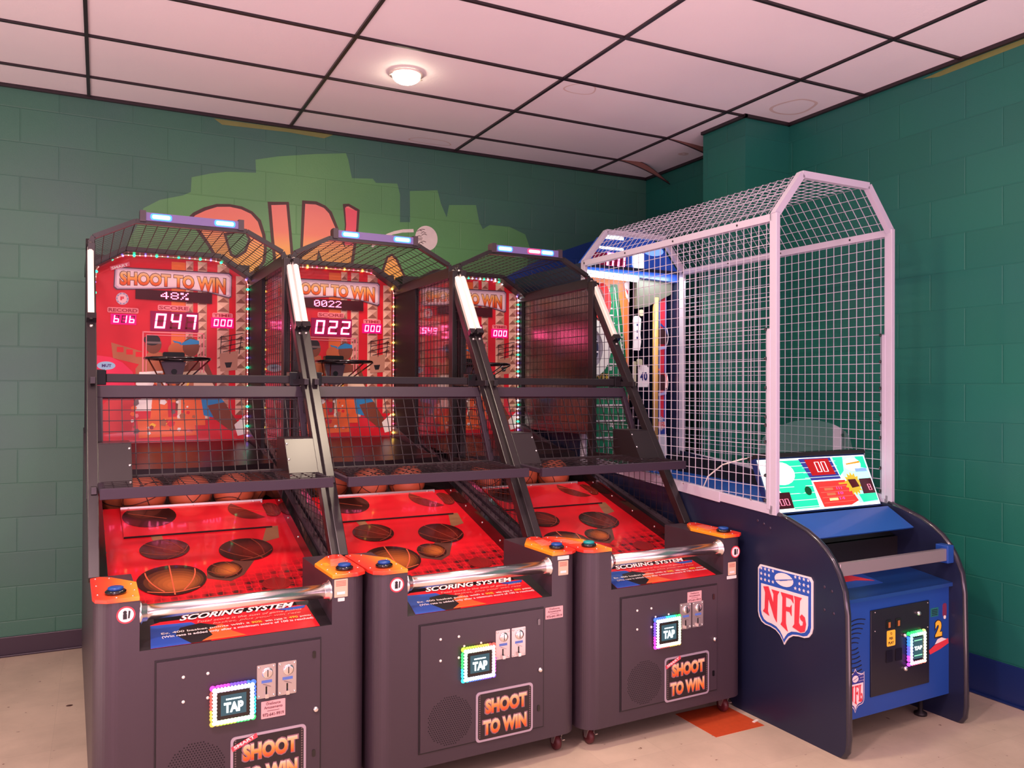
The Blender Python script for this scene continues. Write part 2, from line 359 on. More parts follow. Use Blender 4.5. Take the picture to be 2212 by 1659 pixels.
# two grid bars that have come loose and hang toward the corner
BROWNB = mat('bare_bar_back', (120, 84, 74), .5)
def loose_bar(p0, p1, drop, wid):
    mb = MB(); N = 10; A = []; B = []; p0 = Vector(p0); p1 = Vector(p1)
    for i in range(N+1):
        t = i/N; p = p0.lerp(p1, t); p.z = p0.z-drop*t**1.5
        tw = wid*(0.25+0.75*sin(pi*min(1, t*1.02))) if t < 1 else wid*.3
        A.append(p); B.append(p+Vector((0, .014, tw)))
    mb.add([*A, *B], [(i, i+1, N+2+i, N+1+i) for i in range(N)], BROWNB)
    mb.tube(A, .004, TBAR, n=5)
    mb.tube([b+Vector((0, 0, .001)) for b in B], .003, TBAR, n=5)
    return mb
loose_bar((3.655, -.37, H), (4.11, -.44, H), .15, .055).build('loose_bar', ceiling, label='bent ceiling bar hanging loose into the corner')
loose_bar((3.655, -.986, H), (4.17, -.93, H), .07, .06).build('loose_bar', ceiling, label='bent ceiling bar hanging loose beside the pilaster')
# stains and a torn edge on tiles
STAIN = mat('tile_stain', (218, 200, 192), .7, vary=.1, vscale=20)
mb = MB()
def stain(cx, cy, rx, ry, w=.010):
    P = [Vector((cx+rx*cos(a)*(1+.1*sin(3*a)), cy+ry*sin(a)*(1+.12*cos(2*a)), H+.0075)) for a in [2*pi*k/30 for k in range(30)]]
    Q = [Vector((cx+(p.x-cx)*(1-w/rx*1.0), cy+(p.y-cy)*(1-w/ry*1.0), H+.0075)) for p in P]
    mb.add(P+Q, [(i, (i+1) % 30, 30+(i+1) % 30, 30+i) for i in range(30)], STAIN)
stain(2.62, -1.50, .10, .09); stain(3.98, -1.86, .13, .16, .02); stain(2.2, -.12, .16, .07); stain(4.02, -.72, .04, .04, .03)
mb.build('water_stain', ceiling)

# recessed ceiling lamp
LX, LY = 1.611, -1.257
lamp = root('recessed_ceiling_lamp', (LX, LY, H), 0, 'bright round recessed lamp glowing in the pink-lit ceiling', 'ceiling lamp')
mb = MB(); mb.lathe((0, 0, -.006), (0, 0, 1), [(.098, .0), (.098, .004), (.085, .006), (.08, .012)], mat('lamp_trim_white', (236, 226, 214), .4)); mb.build('trim_ring', lamp)
mb = MB(); mb.sphere((0, 0, -.012), .080, glow('lamp_glass', (1.0, .84, .62), 30), 20, (1, 1, .55)); mb.build('bulb', lamp, label='glowing warm white bulb')
for sx in (-1, 1):
    mb = MB(); mb.bar((sx*.07, .0, -.004), (sx*.098, .01, -.018), .012, .003, STEEL); mb.build('spring_clip', lamp)
pl = bpy.data.lights.new('ceiling_lamp_light', 'SPOT'); pl.energy = 70; pl.color = (1, .80, .60); pl.spot_size = radians(150); pl.spot_blend = .6; pl.shadow_soft_size = .06
po = bpy.data.objects.new('ceiling_lamp_light', pl); C.objects.link(po); po.location = (LX, LY, H-.07)

# ------------------------------------------------------------------ wall mural (paint on the back wall)
def mural(name, pts, m, off=0, label=None, edge=None, ew=.018):
    mb = MB(); mb.prism(pts, (0, 0, 0), (1, 0, 0), (0, 0, 1), (0, -1, 0), .001, m, .0004+off)
    if edge:
        N = len(pts); rg = random.Random(N); P = [Vector(q) for q in pts]; I = []; Oo = []
        ar = sum(P[i].x*P[(i+1) % N].y-P[(i+1) % N].x*P[i].y for i in range(N)); sg = 1 if ar > 0 else -1
        for i in range(N):
            d0 = (P[i]-P[i-1]).normalized(); d1 = (P[(i+1) % N]-P[i]).normalized(); n0 = Vector((d0.y, -d0.x))*sg; n1 = Vector((d1.y, -d1.x))*sg
            nn = (n0+n1); nn = nn.normalized()/max(.5, nn.length/2); e = ew*.5
            Oo.append(P[i]+nn*e*rg.uniform(.8, 1.2)); I.append(P[i]-nn*e*rg.uniform(.8, 1.2))
        mb.add([(q.x, -.0016-off, q.y) for q in Oo+I], [(i, (i+1) % N, N+(i+1) % N, N+i) for i in range(N)], edge)
    return mb.build(name, wall_back, label=label)
GPATCH = block_wall('light_green_paint', (90, 152, 92), 'X', 0.36, (80, 136, 94), .4)
mural('painted_patch', [(0.2,2.2),(0.22,2.5),(0.272,2.60),(0.311,2.722),(0.405,2.785),(0.542,2.829),(0.589,2.856),(0.594,2.952),(0.71,2.991),(0.811,3.015),(0.997,3.032),(0.993,3.119),(1.139,3.16),(1.39,3.21),(1.608,3.245),(1.625,3.202),(1.652,3.074),(1.804,3.089),(1.828,3.062),(1.988,3.075),(2.009,2.999),(2.01,2.797),(2.088,2.805),(2.084,3.032),(2.301,3.063),(2.328,2.966),(2.376,2.867),(2.395,2.963),(2.615,2.986),(2.643,2.858),(2.674,2.808),(2.733,2.846),(2.9,2.847),(3.04,2.80),(3.08,2.70),(3.05,2.5),(2.9,2.3),(2.9,2.0),(0.3,2.0)], GPATCH, label='lighter green brushed paint patch')
DBRUSH = mat('dark_brush_outline', (70, 36, 40), .5, vary=.3, vscale=60)
LET = mat_grad('pink_to_yellow_letter', [(0, (240, 186, 84)), (.35, (238, 168, 92)), (.55, (232, 130, 106)), (1, (230, 126, 122))], 2.35, 2.90, .45)
LETP = mat('pink_letter_paint', (226, 84, 104), .45, vary=.1)
mural('painted_letter', [(.560,2.66),(.612,2.715),(.675,2.755),(.75,2.785),(.83,2.795),(.905,2.785),(.97,2.76),(1.02,2.71),(1.05,2.62),(1.062,2.53),(1.05,2.44),(1.01,2.38),(.93,2.33),(.82,2.33),(.77,2.40),(.70,2.52),(.63,2.62)], LET, .001, 'orange and yellow O painted on the wall', DBRUSH, .02)
mural('painted_letter', [(.80,2.60),(.86,2.62),(.93,2.63),(.955,2.58),(.93,2.50),(.875,2.455),(.84,2.47),(.82,2.53)], GPATCH, .0035, None, DBRUSH, .016)
mural('painted_letter', [(1.085,2.835),(1.205,2.848),(1.225,2.66),(1.25,2.36),(1.135,2.34),(1.105,2.6)], LET, .001, 'orange and yellow I painted on the wall', DBRUSH, .02)
mural('painted_letter', [(1.315,2.868),(1.40,2.872),(1.46,2.852),(1.50,2.815),(1.55,2.70),(1.60,2.60),(1.612,2.74),(1.60,2.875),(1.63,2.882),(1.697,2.849),(1.69,2.70),(1.66,2.50),(1.63,2.33),(1.50,2.31),(1.455,2.42),(1.42,2.53),(1.40,2.40),(1.395,2.3),(1.28,2.3),(1.30,2.5)], LET, .001, 'orange N painted on the wall', DBRUSH, .02)
mural('painted_letter', [(1.600,2.60),(1.612,2.74),(1.603,2.862),(1.69,2.845),(1.684,2.72),(1.665,2.60)], LETP, .0035, 'pink right stroke of the painted N')
mural('painted_letter', [(1.915,2.535),(1.95,2.555),(1.985,2.525),(2.05,2.40),(2.03,2.33),(1.92,2.34),(1.875,2.42)], LET, .001, 'orange painted stroke behind the middle game cage', DBRUSH, .018)
WPAINT = mat('white_wall_paint', (222, 212, 208), .5, vary=.12, vscale=30)
mural('painted_ball', ell(2.215, 2.698, .088, .092), WPAINT, .001, 'white painted ball with dark squiggles')
mb = MB()
for k in range(11):
    a = random.uniform(-.5, .5); x = 2.17+random.uniform(-.02, .03); z = 2.70+(k-5)*.013
    mb.tube([(x-.02, -.003, z-.01), (x, -.003, z+.006*sin(k)), (x+.02, -.003, z-.004)], .0025, DBRUSH, n=4)
mb.build('painted_squiggle', wall_back)
mb = MB(); P = [(1.80,2.60),(1.857,2.655),(1.91,2.692),(1.961,2.715),(2.03,2.735),(2.114,2.745)]
for i in range(len(P)-1): mb.bar((P[i][0], -.002, P[i][1]), (P[i+1][0], -.002, P[i+1][1]), .002, .016+.002*i, WPAINT)
mb.build('painted_swoosh', wall_back)
BPAINT = block_wall('blue_wall_paint', (28, 62, 140), 'X', .36, (30, 60, 130), .4)
mural('painted_stripe', [(2.80,2.42),(3.2,2.63),(3.6,2.78),(3.96,2.90),(4.19,2.95),(4.19,1.7),(2.8,1.7)], BPAINT, .002, 'blue paint sweeping up the wall into the corner')
YPAINT = mat('olive_wall_paint', (116, 124, 66), .5, vary=.2, vscale=20)
mural('painted_stroke', [(.728,3.355),(1.518,3.362),(1.453,3.328),(1.2,3.335),(.78,3.322)], YPAINT, 0, 'olive yellow brush stroke under the ceiling')
mb = MB(); mb.prism([(-3.5,3.335),(-2.7,3.325),(-2.6,3.345),(-2.8,3.358),(-3.5,3.358)], (XR,0,0), (0,1,0), (0,0,1), (-1,0,0), .001, YPAINT); mb.build('painted_stroke', wall_right, label='olive brush stroke at the top of the right wall')

# ------------------------------------------------------------------ shared bits
def bolt(mb, c, n, r=.006, m=STEEL):
    mb.lathe(c, n, [(r, 0), (r, .002), (r*.6, .0045)], m, 10)
def shield_pts(pointy=False):
    top = [(.04,0),(.96,0)] if not pointy else [(0,-.02),(.04,.01),(.14,.02),(.24,.0),(.36,-.03),(.45,-.08),(.5,-.14),(.55,-.08),(.64,-.03),(.76,0),(.86,.02),(.96,.01),(1,-.02)]
    return top+[(1,.05),(1,.66),(.98,.73),(.93,.79),(.86,.815),(.76,.82),(.66,.84),(.58,.89),(.53,.95),(.5,1.0),(.47,.95),(.42,.89),(.34,.84),(.24,.82),(.14,.815),(.07,.79),(.02,.73),(0,.66),(0,.05)]
LN = [(.06,.29),(.17,.27),(.28,.50),(.285,.36),(.24,.30),(.41,.30),(.37,.36),(.355,.76),(.30,.70),(.17,.44),(.16,.64),(.19,.70),(.05,.66),(.09,.61),(.10,.37)]
LF = [(.44,.30),(.70,.30),(.71,.41),(.66,.36),(.55,.35),(.55,.49),(.64,.48),(.67,.44),(.67,.60),(.63,.55),(.55,.55),(.55,.73),(.59,.84),(.44,.77),(.47,.72),(.48,.37)]
LL = [(.72,.30),(.88,.30),(.84,.35),(.82,.66),(.85,.70),(.90,.68),(.91,.63),(.86,.61),(.84,.57),(.88,.53),(.94,.56),(.965,.65),(.94,.76),(.86,.79),(.69,.75),(.73,.70),(.74,.36)]
SHW = mat('shield_white', (236, 224, 224), .35); SHB = mat('shield_blue', (40, 84, 176), .35); SHR = mat('shield_red', (220, 60, 74), .35)
def shield(mb, o, ax, ay, n, w, h, mats=(SHW, SHB, SHR), pointy=False, th=.004):
    """ax to the right, ay up, (o = top left)"""
    o = Vector(o); ax = Vector(ax)*w; ay = Vector(ay)*(-h); sp = shield_pts(pointy); W_, B_, R_ = mats
    c = (.5, .45)
    def sc(P, k, dx=0): return [(c[0]+(a-c[0])*k, c[1]+(b-c[1])*(k+dx)) for a, b in P]
    mb.prism(sp, o, ax, ay, n, th, W_)
    mb.prism(sc(sp, .95), o, ax, ay, n, th*.25, B_, th)
    low = [(a, b) for a, b in sc(sp, .86) if b > .28]; low = [(.93-.0,.255)]+low+[(.07,.255)]
    mb.prism(low, o, ax, ay, n, th*.25, W_, th*1.25)
    for L in (LN, LF, LL): mb.prism([(.5+(a-.5)*.86, .27+(b-.27)*.93) for a, b in L], o, ax, ay, n, th*.5, R_, th*1.5)
    mb.prism(ell(.5, .125, .17, .09, 20), o, ax, ay, n, th*.3, W_, th*1.3)
    mb.prism([(.34,.155),(.66,.085),(.66,.095),(.34,.165)], o, ax, ay, n, th*.2, B_, th*1.6); mb.prism([(.43,.145),(.57,.105),(.57,.118),(.43,.152)], o, ax, ay, n, th*.2, B_, th*1.65)
    for r in range(3):
        for k in range(4):
            for sd in (0, 1):
                a = .07+k*.075; b = .045+r*.075
                if k == 3 and r == 1: continue
                a = a if sd == 0 else 1-a
                mb.prism([(a+(.026 if q % 2 == 0 else .011)*sin(q*pi/5), b-(.026 if q % 2 == 0 else .011)*cos(q*pi/5)*w/h) for q in range(10)], o, ax, ay, n, th*.2, W_, th*1.3)

# ------------------------------------------------------------------ basketball games
ROT = 0.02975; MX = (0.5251, 1.4771, 2.4291); MY = -2.6039
SLO = 1.513
def zs(v): return 0.875+SLO*(v-0.415)          # front slope of the cage posts
def vs_(z): return 0.415+(z-0.875)/SLO
def zr(v): return 0.605+0.305*v                # the playfield ramp
G_ORANGE = mat_grad('shoot_letter_gradient', [(0, (206, 44, 34)), (.35, (226, 96, 40)), (.7, (240, 176, 96)), (1, (222, 200, 190))], 2.165, 2.28, .3)
def cabinet(p, label=None):
    mb = MB(); R = .075; n = 12
    def outline(x0, x1, y0, y1, left_round, right_round):
        P = []
        if left_round:
            for k in range(n+1): t = pi+pi/2*k/n; P.append((x0+R+R*cos(t), y0+R+R*sin(t)))
        else: P.append((x0, y0))
        if right_round:
            for k in range(n+1): t = -pi/2+pi/2*k/n; P.append((x1-R+R*cos(t), y0+R+R*sin(t)))
        else: P.append((x1, y0))
        return P+[(x1, y1), (x0, y1)]
    def ext(P, z0, z1):
        N = len(P); A = [(a, b, z0) for a, b in P]; B = [(a, b, z1) for a, b in P]
        o = len(mb.v); k = mb.mi(BLACKM); mb.v += A+B
        mb.f.append(tuple(range(o, o+N))[::-1]); mb.m.append(k); mb.sm.append(False)
        mb.f.append(tuple(range(o+N, o+2*N))); mb.m.append(k); mb.sm.append(False)
        for i in range(N):
            mb.f.append((o+i, o+(i+1) % N, o+N+(i+1) % N, o+N+i)); mb.m.append(k); mb.sm.append(False)
    # lower body
    ext(outline(-.47, .47, 0, .44, True, True), .095, .70)
    mb.box((-.47, .44, .095), (.47, 2.3, .655), BLACKM)
    # side pillars beside the well
    ext(outline(-.47, -.33, 0, .44, True, False), .70, .872); ext(outline(.33, .47, 0, .44, False, True), .70, .872)
    for sx in (-1, 1):   # cabinet sides behind the pillars, following the ramp
        x0, x1 = (-.47, -.44) if sx < 0 else (.44, .47)
        P = [(.44, .655), (2.3, .655), (2.3, 1.30), (2.1, 1.30), (.44, .87)]
        P = [(.44, .655), (2.3, .655), (2.3, zr(2.3)+.05), (.44, zr(.44)+.09)]
        mb.prism(P, (x0, 0, 0), (0, 1, 0), (0, 0, 1), (1, 0, 0), x1-x0, BLACKM)
    return mb.build('cabinet', p, label=label)

def decal_top(p, sx, variant, btn):
    F = [(.33,-.005),(.43,-.005),(.465,.02),(.472,.06),(.472,.36),(.44,.375),(.40,.345),(.325,.23)]
    P = [(sx*a, b) for a, b in F]
    if sx < 0: P = P[::-1]
    gm = mat_grad('orange_red_cap_right', [(0, (252, 160, 40)), (.35, (250, 120, 40)), (.6, (226, 50, 40)), (1, (220, 60, 40))], .33, .47, .3, axis='X') if sx > 0 else \
         mat_grad('orange_red_cap_left', [(0, (224, 50, 40)), (.4, (240, 84, 44)), (.8, (250, 140, 44)), (1, (252, 160, 50))], -.47, -.33, .3, axis='X')
    mb = MB(); mb.prism(P, (0, 0, 0), (1, 0, 0), (0, 1, 0), (0, 0, 1), .014, gm, .872)
    o = mb.build('cap_plate', p, bevel=.002, label='orange and red printed cap')
    mb = MB()
    for a, b in ((.35,.015),(.455,.08),(.455,.22),(.455,.34),(.41,.33),(.345,.20),(.34,.10),(.40,.012)): mb.lathe((sx*a, b, .886), (0,0,1), [(.004,0),(.004,.001),(.002,.0025)], CHROME, 8)
    mb.build('cap_screw', o)
    if sx > 0 or variant == 3:
        mb = MB()
        for k in range(6):
            mb.prism([(sx*(.37+.006*k), .155+.022*k), (sx*(.37+.075+.002*k), .165+.022*k), (sx*(.37+.075+.002*k), .172+.022*k), (sx*(.37+.006*k), .163+.022*k)][::(1 if sx > 0 else -1)], (0,0,0),(1,0,0),(0,1,0),(0,0,1), .0006, mat('cap_print_pale', (226, 150, 130), .4), .886)
        for k in range(3): mb.prism([(sx*.352, .175+.018*k), (sx*.372, .178+.018*k), (sx*.372, .183+.018*k), (sx*.352, .180+.018*k)][::(1 if sx > 0 else -1)], (0,0,0),(1,0,0),(0,1,0),(0,0,1), .0008, YELPR, .8862)
        mb.build('cap_print', o)
    mb = MB(); bm = mat('blue_button', (24, 74, 150), .3) if btn == 'blue' else mat('teal_button', (20, 150, 150), .3)
    c = (sx*.40, .075, .886)
    mb.lathe(c, (0,0,1), [(.034,0),(.034,.010),(.029,.014)], BLKGLOSS, 24); mb.lathe((c[0], c[1], .900), (0,0,1), [(.025,0),(.025,.008),(.020,.0105)], bm, 24)
    mb.build('start_button', p, label=('round blue push button' if btn == 'blue' else 'round teal push button'))

def wiregrid(mb, o, ax, ay, n, poly, step, r, m, a0=0, b0=0):
    """clip a wire grid to a convex/concave polygon in the plane frame"""
    o = Vector(o); ax = Vector(ax); ay = Vector(ay); n = Vector(n)
    def hits(idx, val):
        out = []; N = len(poly)
        for i in range(N):
            p, q = poly[i], poly[(i+1) % N]
            if (p[idx]-val)*(q[idx]-val) < 0 or p[idx] == val != q[idx]:
                t = (val-p[idx])/(q[idx]-p[idx]); out.append(p[1-idx]+t*(q[1-idx]-p[1-idx]))
        return sorted(out)
    for idx in (0, 1):
        lo = min(p[idx] for p in poly); hi = max(p[idx] for p in poly); st = (a0, b0)[idx]
        k = math.ceil((lo-st)/step+1e-4)
        while st+k*step < hi-1e-4:
            v = st+k*step; h = hits(idx, v)
            for i in range(0, len(h)-1, 2):
                if h[i+1]-h[i] < .01: continue
                A = o+ax*(v if idx == 0 else h[i])+ay*(h[i] if idx == 0 else v); B = o+ax*(v if idx == 0 else h[i+1])+ay*(h[i+1] if idx == 0 else v)
                mb.tube([A+n*(r if idx else -r), B+n*(r if idx else -r)], r*1.25, m, n=4, cap=False)
            k += 1

def ramp_mat():
    if 'ramp_print' in MATS: return MATS['ramp_print']
    M = bpy.data.materials.new('ramp_print'); M.use_nodes = True; nt = M.node_tree; b = nt.nodes['Principled BSDF']; nw = nt.nodes.new; lk = nt.links.new
    tc = nw('ShaderNodeTexCoord'); sp = nw('ShaderNodeSeparateXYZ'); lk(tc.outputs['Object'], sp.inputs[0])
    vo = nw('ShaderNodeTexVoronoi'); vo.voronoi_dimensions = '2D'; vo.feature = 'DISTANCE_TO_EDGE'; vo.inputs['Scale'].default_value = 34; vo.inputs['Randomness'].default_value = .25; lk(tc.outputs['Object'], vo.inputs['Vector'])
    v2 = nw('ShaderNodeTexVoronoi'); v2.voronoi_dimensions = '2D'; v2.inputs['Scale'].default_value = 17; v2.inputs['Randomness'].default_value = .3; lk(tc.outputs['Object'], v2.inputs['Vector'])
    def mth(op, a=None, b_=None, clamp=False):
        q = nw('ShaderNodeMath'); q.operation = op; q.use_clamp = clamp
        for i, x in enumerate((a, b_)):
            if x is None: continue
            if isinstance(x, (int, float)): q.inputs[i].default_value = x
            else: lk(x, q.inputs[i])
        return q.outputs[0]
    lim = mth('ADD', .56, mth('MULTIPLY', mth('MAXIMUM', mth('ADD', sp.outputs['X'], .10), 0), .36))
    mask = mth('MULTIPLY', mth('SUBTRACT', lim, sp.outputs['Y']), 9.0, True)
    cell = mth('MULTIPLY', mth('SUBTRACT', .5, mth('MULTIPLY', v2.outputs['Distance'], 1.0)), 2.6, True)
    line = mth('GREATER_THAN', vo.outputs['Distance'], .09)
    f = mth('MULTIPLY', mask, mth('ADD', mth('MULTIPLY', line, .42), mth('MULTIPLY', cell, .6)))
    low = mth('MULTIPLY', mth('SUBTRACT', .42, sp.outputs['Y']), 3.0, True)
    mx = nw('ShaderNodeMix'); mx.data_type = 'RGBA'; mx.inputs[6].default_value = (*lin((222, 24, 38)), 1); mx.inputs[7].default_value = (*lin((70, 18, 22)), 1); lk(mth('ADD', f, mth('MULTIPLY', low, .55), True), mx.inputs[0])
    lk(mx.outputs[2], b.inputs['Base Color']); b.inputs['Roughness'].default_value = .25; b.inputs['Coat Weight'].default_value = .5; b.inputs['Coat Roughness'].default_value = .05
    MATS['ramp_print'] = M; return M

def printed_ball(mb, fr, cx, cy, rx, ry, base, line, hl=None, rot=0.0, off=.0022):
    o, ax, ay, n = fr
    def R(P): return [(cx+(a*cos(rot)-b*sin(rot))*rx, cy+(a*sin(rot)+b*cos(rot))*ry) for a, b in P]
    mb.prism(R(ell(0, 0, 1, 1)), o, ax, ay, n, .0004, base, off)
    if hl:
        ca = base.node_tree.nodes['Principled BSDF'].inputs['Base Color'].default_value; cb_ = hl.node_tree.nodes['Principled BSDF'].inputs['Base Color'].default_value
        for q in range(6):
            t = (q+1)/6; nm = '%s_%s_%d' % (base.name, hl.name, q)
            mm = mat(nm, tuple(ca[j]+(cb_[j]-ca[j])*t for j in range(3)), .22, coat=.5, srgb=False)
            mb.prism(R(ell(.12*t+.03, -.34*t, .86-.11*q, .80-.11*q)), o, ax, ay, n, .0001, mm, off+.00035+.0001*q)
    def band(f, n_=14, w=.02):
        for i in range(n_):
            p = f(i/n_); q = f((i+1)/n_); d = Vector((q[0]-p[0], q[1]-p[1])); d.normalize(); e = Vector((-d.y, d.x))*w
            mb.prism(R([(p[0]-e.x, p[1]-e.y), (q[0]-e.x, q[1]-e.y), (q[0]+e.x, q[1]+e.y), (p[0]+e.x, p[1]+e.y)]), o, ax, ay, n, .0003, line, off+.0009)
    band(lambda t: (0, .98-1.96*t))
    band(lambda t: (-.74+1.48*t, -.62-.20*sin(pi*t)))
    band(lambda t: (-.72+.42*sin(pi*t*.9)*0+.0+(-.25*sin(pi*t)*-1)*0+(.45*t*t), .62-1.35*t))
    band(lambda t: (.72-.45*t*t, .62-1.35*t))

def basketball_game(i, label, record, score, dotmsg, tm, leds, bars, btnL, btnR, stickers):
    p = root('basketball_game', (MX[i], MY, 0), ROT, label, 'arcade game', 'basketball games against the back wall')
    X, Z_, Yn = (1, 0, 0), (0, 0, 1), (0, -1, 0)
    O = (0, 0, 0)
    cabinet(p)
    decal_top(p, -1, i+1, btnL); decal_top(p, 1, i+1, btnR)
    # ---- front door with its fittings
    mb = MB(); mb.box((-.283, -.003, .150), (.289, .02, .660), DARK); mb.box((-.277, -.007, .156), (.284, .018, .654), BLACKM)
    for sz in (.60, .235): mb.prism(rrect(.255, sz-.012, .267, sz+.014, .004), O, X, Z_, Yn, .003, BLKGLOSS, .007)
    door = mb.build('door', p)
    mb = MB()
    cx, cz, rad = -.149, .262, .098; s = .0098; k = 0
    for a in range(-11, 12):
        for b in range(-11, 12):
            x = a*s+(b % 2)*s/2; z = b*s*.87
            if x*x+z*z < rad*rad: mb.prism([(cx+x+.0026*cos(t*pi/3), cz+z+.0026*sin(t*pi/3)) for t in range(6)], O, X, Z_, Yn, .0005, mat('speaker_hole', (14, 11, 13), .8), .007)
    mb.build('speaker_grille', door)
    mb = MB(); mb.lathe((.268, -.007, .398), Yn, [(.011,0),(.011,.004),(.008,.010),(.004,.011)], CHROME, 16); mb.build('lock', door, label='round chrome key lock')
    mb = MB()
    for a, b in ((-.192,.592),(-.112,.592),(-.192,.507),(-.112,.507)): bolt(mb, (a, -.007, b), Yn, .0055, WHITEP)
    if i > 0:
        for a, b in ((-.088,.55),(-.012,.552)): bolt(mb, (a, -.007, b), Yn, .005, WHITEP)
    mb.build('door_screw', door)
    for cx in (.0875, .162):
        mb = MB(); mb.prism(rrect(cx-.033, .472, cx+.033, .592, .003), O, X, Z_, Yn, .003, STEEL, .007)
        for a, b in ((-.026,.584),(.026,.584),(-.026,.480),(.026,.480)): bolt(mb, (cx+a, -.010, b), Yn, .004, CHROME)
        mb.lathe((cx+.004, -.010, .562), Yn, [(.020,0),(.019,.004),(.012,.005)], CHROME, 20); mb.prism(rect(cx+.0025,.549,cx+.0055,.574), O, X, Z_, Yn, .0015, BLKGLOSS, .0150)
        mb.prism(rect(cx-.017,.526,cx+.020,.536), O, X, Z_, Yn, .0008, mat('coin_label_blue', (86, 120, 196), .4), .010)
        mb.bar((cx-.012, -.0115, .523), (cx+.016, -.0115, .511), .001, .0014, GREYPR)
        mb.prism(rect(cx-.003,.487,cx+.003,.513), O, X, Z_, Yn, .001, BLKGLOSS, .010); mb.box((cx-.006, -.022, .474), (cx+.006, -.008, .489), CHROME)
        mb.build('coin_plate', p, label='steel coin slot plate')
    # ---- card reader
    rd = MB(); rd.prism(rrect(-.100, .414, .042, .542, .014), O, X, Z_, Yn, .026, BLKGLOSS, .005); reader = rd.build('card_reader', p, label='card reader with a rainbow lit rim')
    cyc = [(1, .25, .9), (.5, .3, 1), (.25, .45, 1), (.2, .9, 1), (.2, 1, .45), (.8, 1, .25), (1, .8, .3), (1, .35, .3)]
    pts = []
    x0, z0, x1, z1 = -.092, .422, .034, .534; N = 11
    for k in range(N): pts.append((x0+(x1-x0)*k/N, z1))
    for k in range(9): pts.append((x1, z1-(z1-z0)*k/9))
    for k in range(N): pts.append((x1-(x1-x0)*k/N, z0))
    for k in range(9): pts.append((x0, z0+(z1-z0)*k/9))
    mb = MB(); sh = (0, 5, 2)[i]
    for k, (a, b) in enumerate(pts):
        c = cyc[(k*8//len(pts)+sh) % 8]; c = tuple(x*x for x in c); c2 = tuple(.50+.50*x for x in c)
        mb.sphere((a, -.029, b), .0095, glow('rim_glow_%d' % ((k*8//len(pts)+sh) % 8), c2, 3.2), 8, (1, .6, 1)); mb.sphere((a+.006*(1 if a > .03 else -1 if a < -.09 else 0), -.020, b+.006*(1 if b > .53 else -1 if b < .425 else 0)), .0105, glow('rim_halo_%d' % ((k*8//len(pts)+sh) % 8), c, 1.3), 8, (1, .8, 1))  # outer spheres are an added glow imitating the coloured halo of the rim
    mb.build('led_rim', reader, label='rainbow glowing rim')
    mb = MB(); mb.prism(rect(-.072, .443, .014, .514), O, X, Z_, Yn, .001, glow('reader_screen', (.015, .10, .13), 1.0), .031)
    gw = glow('reader_white', (.85, 1, 1), 2.2 if i else 3.5)
    mb.prism(rect(-.055,.496,-.003,.501), O, X, Z_, Yn, .0006, gw, .032); text(mb, 'TAP', O, X, Z_, Yn, -.062, .004, .452, .488, gw, .0332, .05)
    mb.build('screen', reader)
    # ---- badge
    mb = MB(); mb.prism(rrect(-.035, .148, .232, .352, .016), O, X, Z_, Yn, .003, mat('badge_silver', (190, 176, 192), .3, .4), .007); mb.prism(rrect(-.026, .157, .223, .343, .012), O, X, Z_, Yn, .0008, mat('badge_black', (38, 28, 32), .35), .010)
    for k in range(20):
        z = .165+k*.009
        for x in (-.021, .214): mb.prism(rect(x, z, x+.005, z+.0045), O, X, Z_, Yn, .0005, GREYPR, .0108)
    gb = mat_grad('badge_top_letters', [(0, (214, 60, 30)), (.4, (240, 140, 60)), (.75, (250, 196, 140)), (1, (226, 214, 222))], .258, .325, .35)
    gc = mat_grad('badge_low_letters', [(0, (214, 60, 30)), (.4, (240, 140, 60)), (.75, (250, 196, 140)), (1, (226, 214, 222))], .172, .24, .35)
    text(mb, 'SHOOT', O, X, Z_, Yn, .002, .205, .255, .322, mat('badge_letter_edge', (150, 110, 120), .4), .0111, .085); text(mb, 'SHOOT', O, X, Z_, Yn, .007, .200, .259, .318, gb, .0119, .05)
    text(mb, 'TO WIN', O, X, Z_, Yn, -.008, .205, .170, .238, mat('badge_letter_edge', (150, 110, 120), .4), .0111, .085); text(mb, 'TO WIN', O, X, Z_, Yn, -.003, .200, .174, .234, gc, .0119, .05)
    if i != 1:
        mb.prism([(-.034,.318),(-.028,.302),(.058,.338),(.053,.354)], O, X, Z_, Yn, .0006, mat('ribbon_red', (220, 74, 90), .4), .0125)
        text(mb, 'SMART', (-.022, -.0137, .309), (.92, 0, .39), (-.39, 0, .92), Yn, 0, .076, 0, .012, WHITEPR, .0003, .03)
    mb.build('name_badge', p, label='shoot to win badge with orange letters')
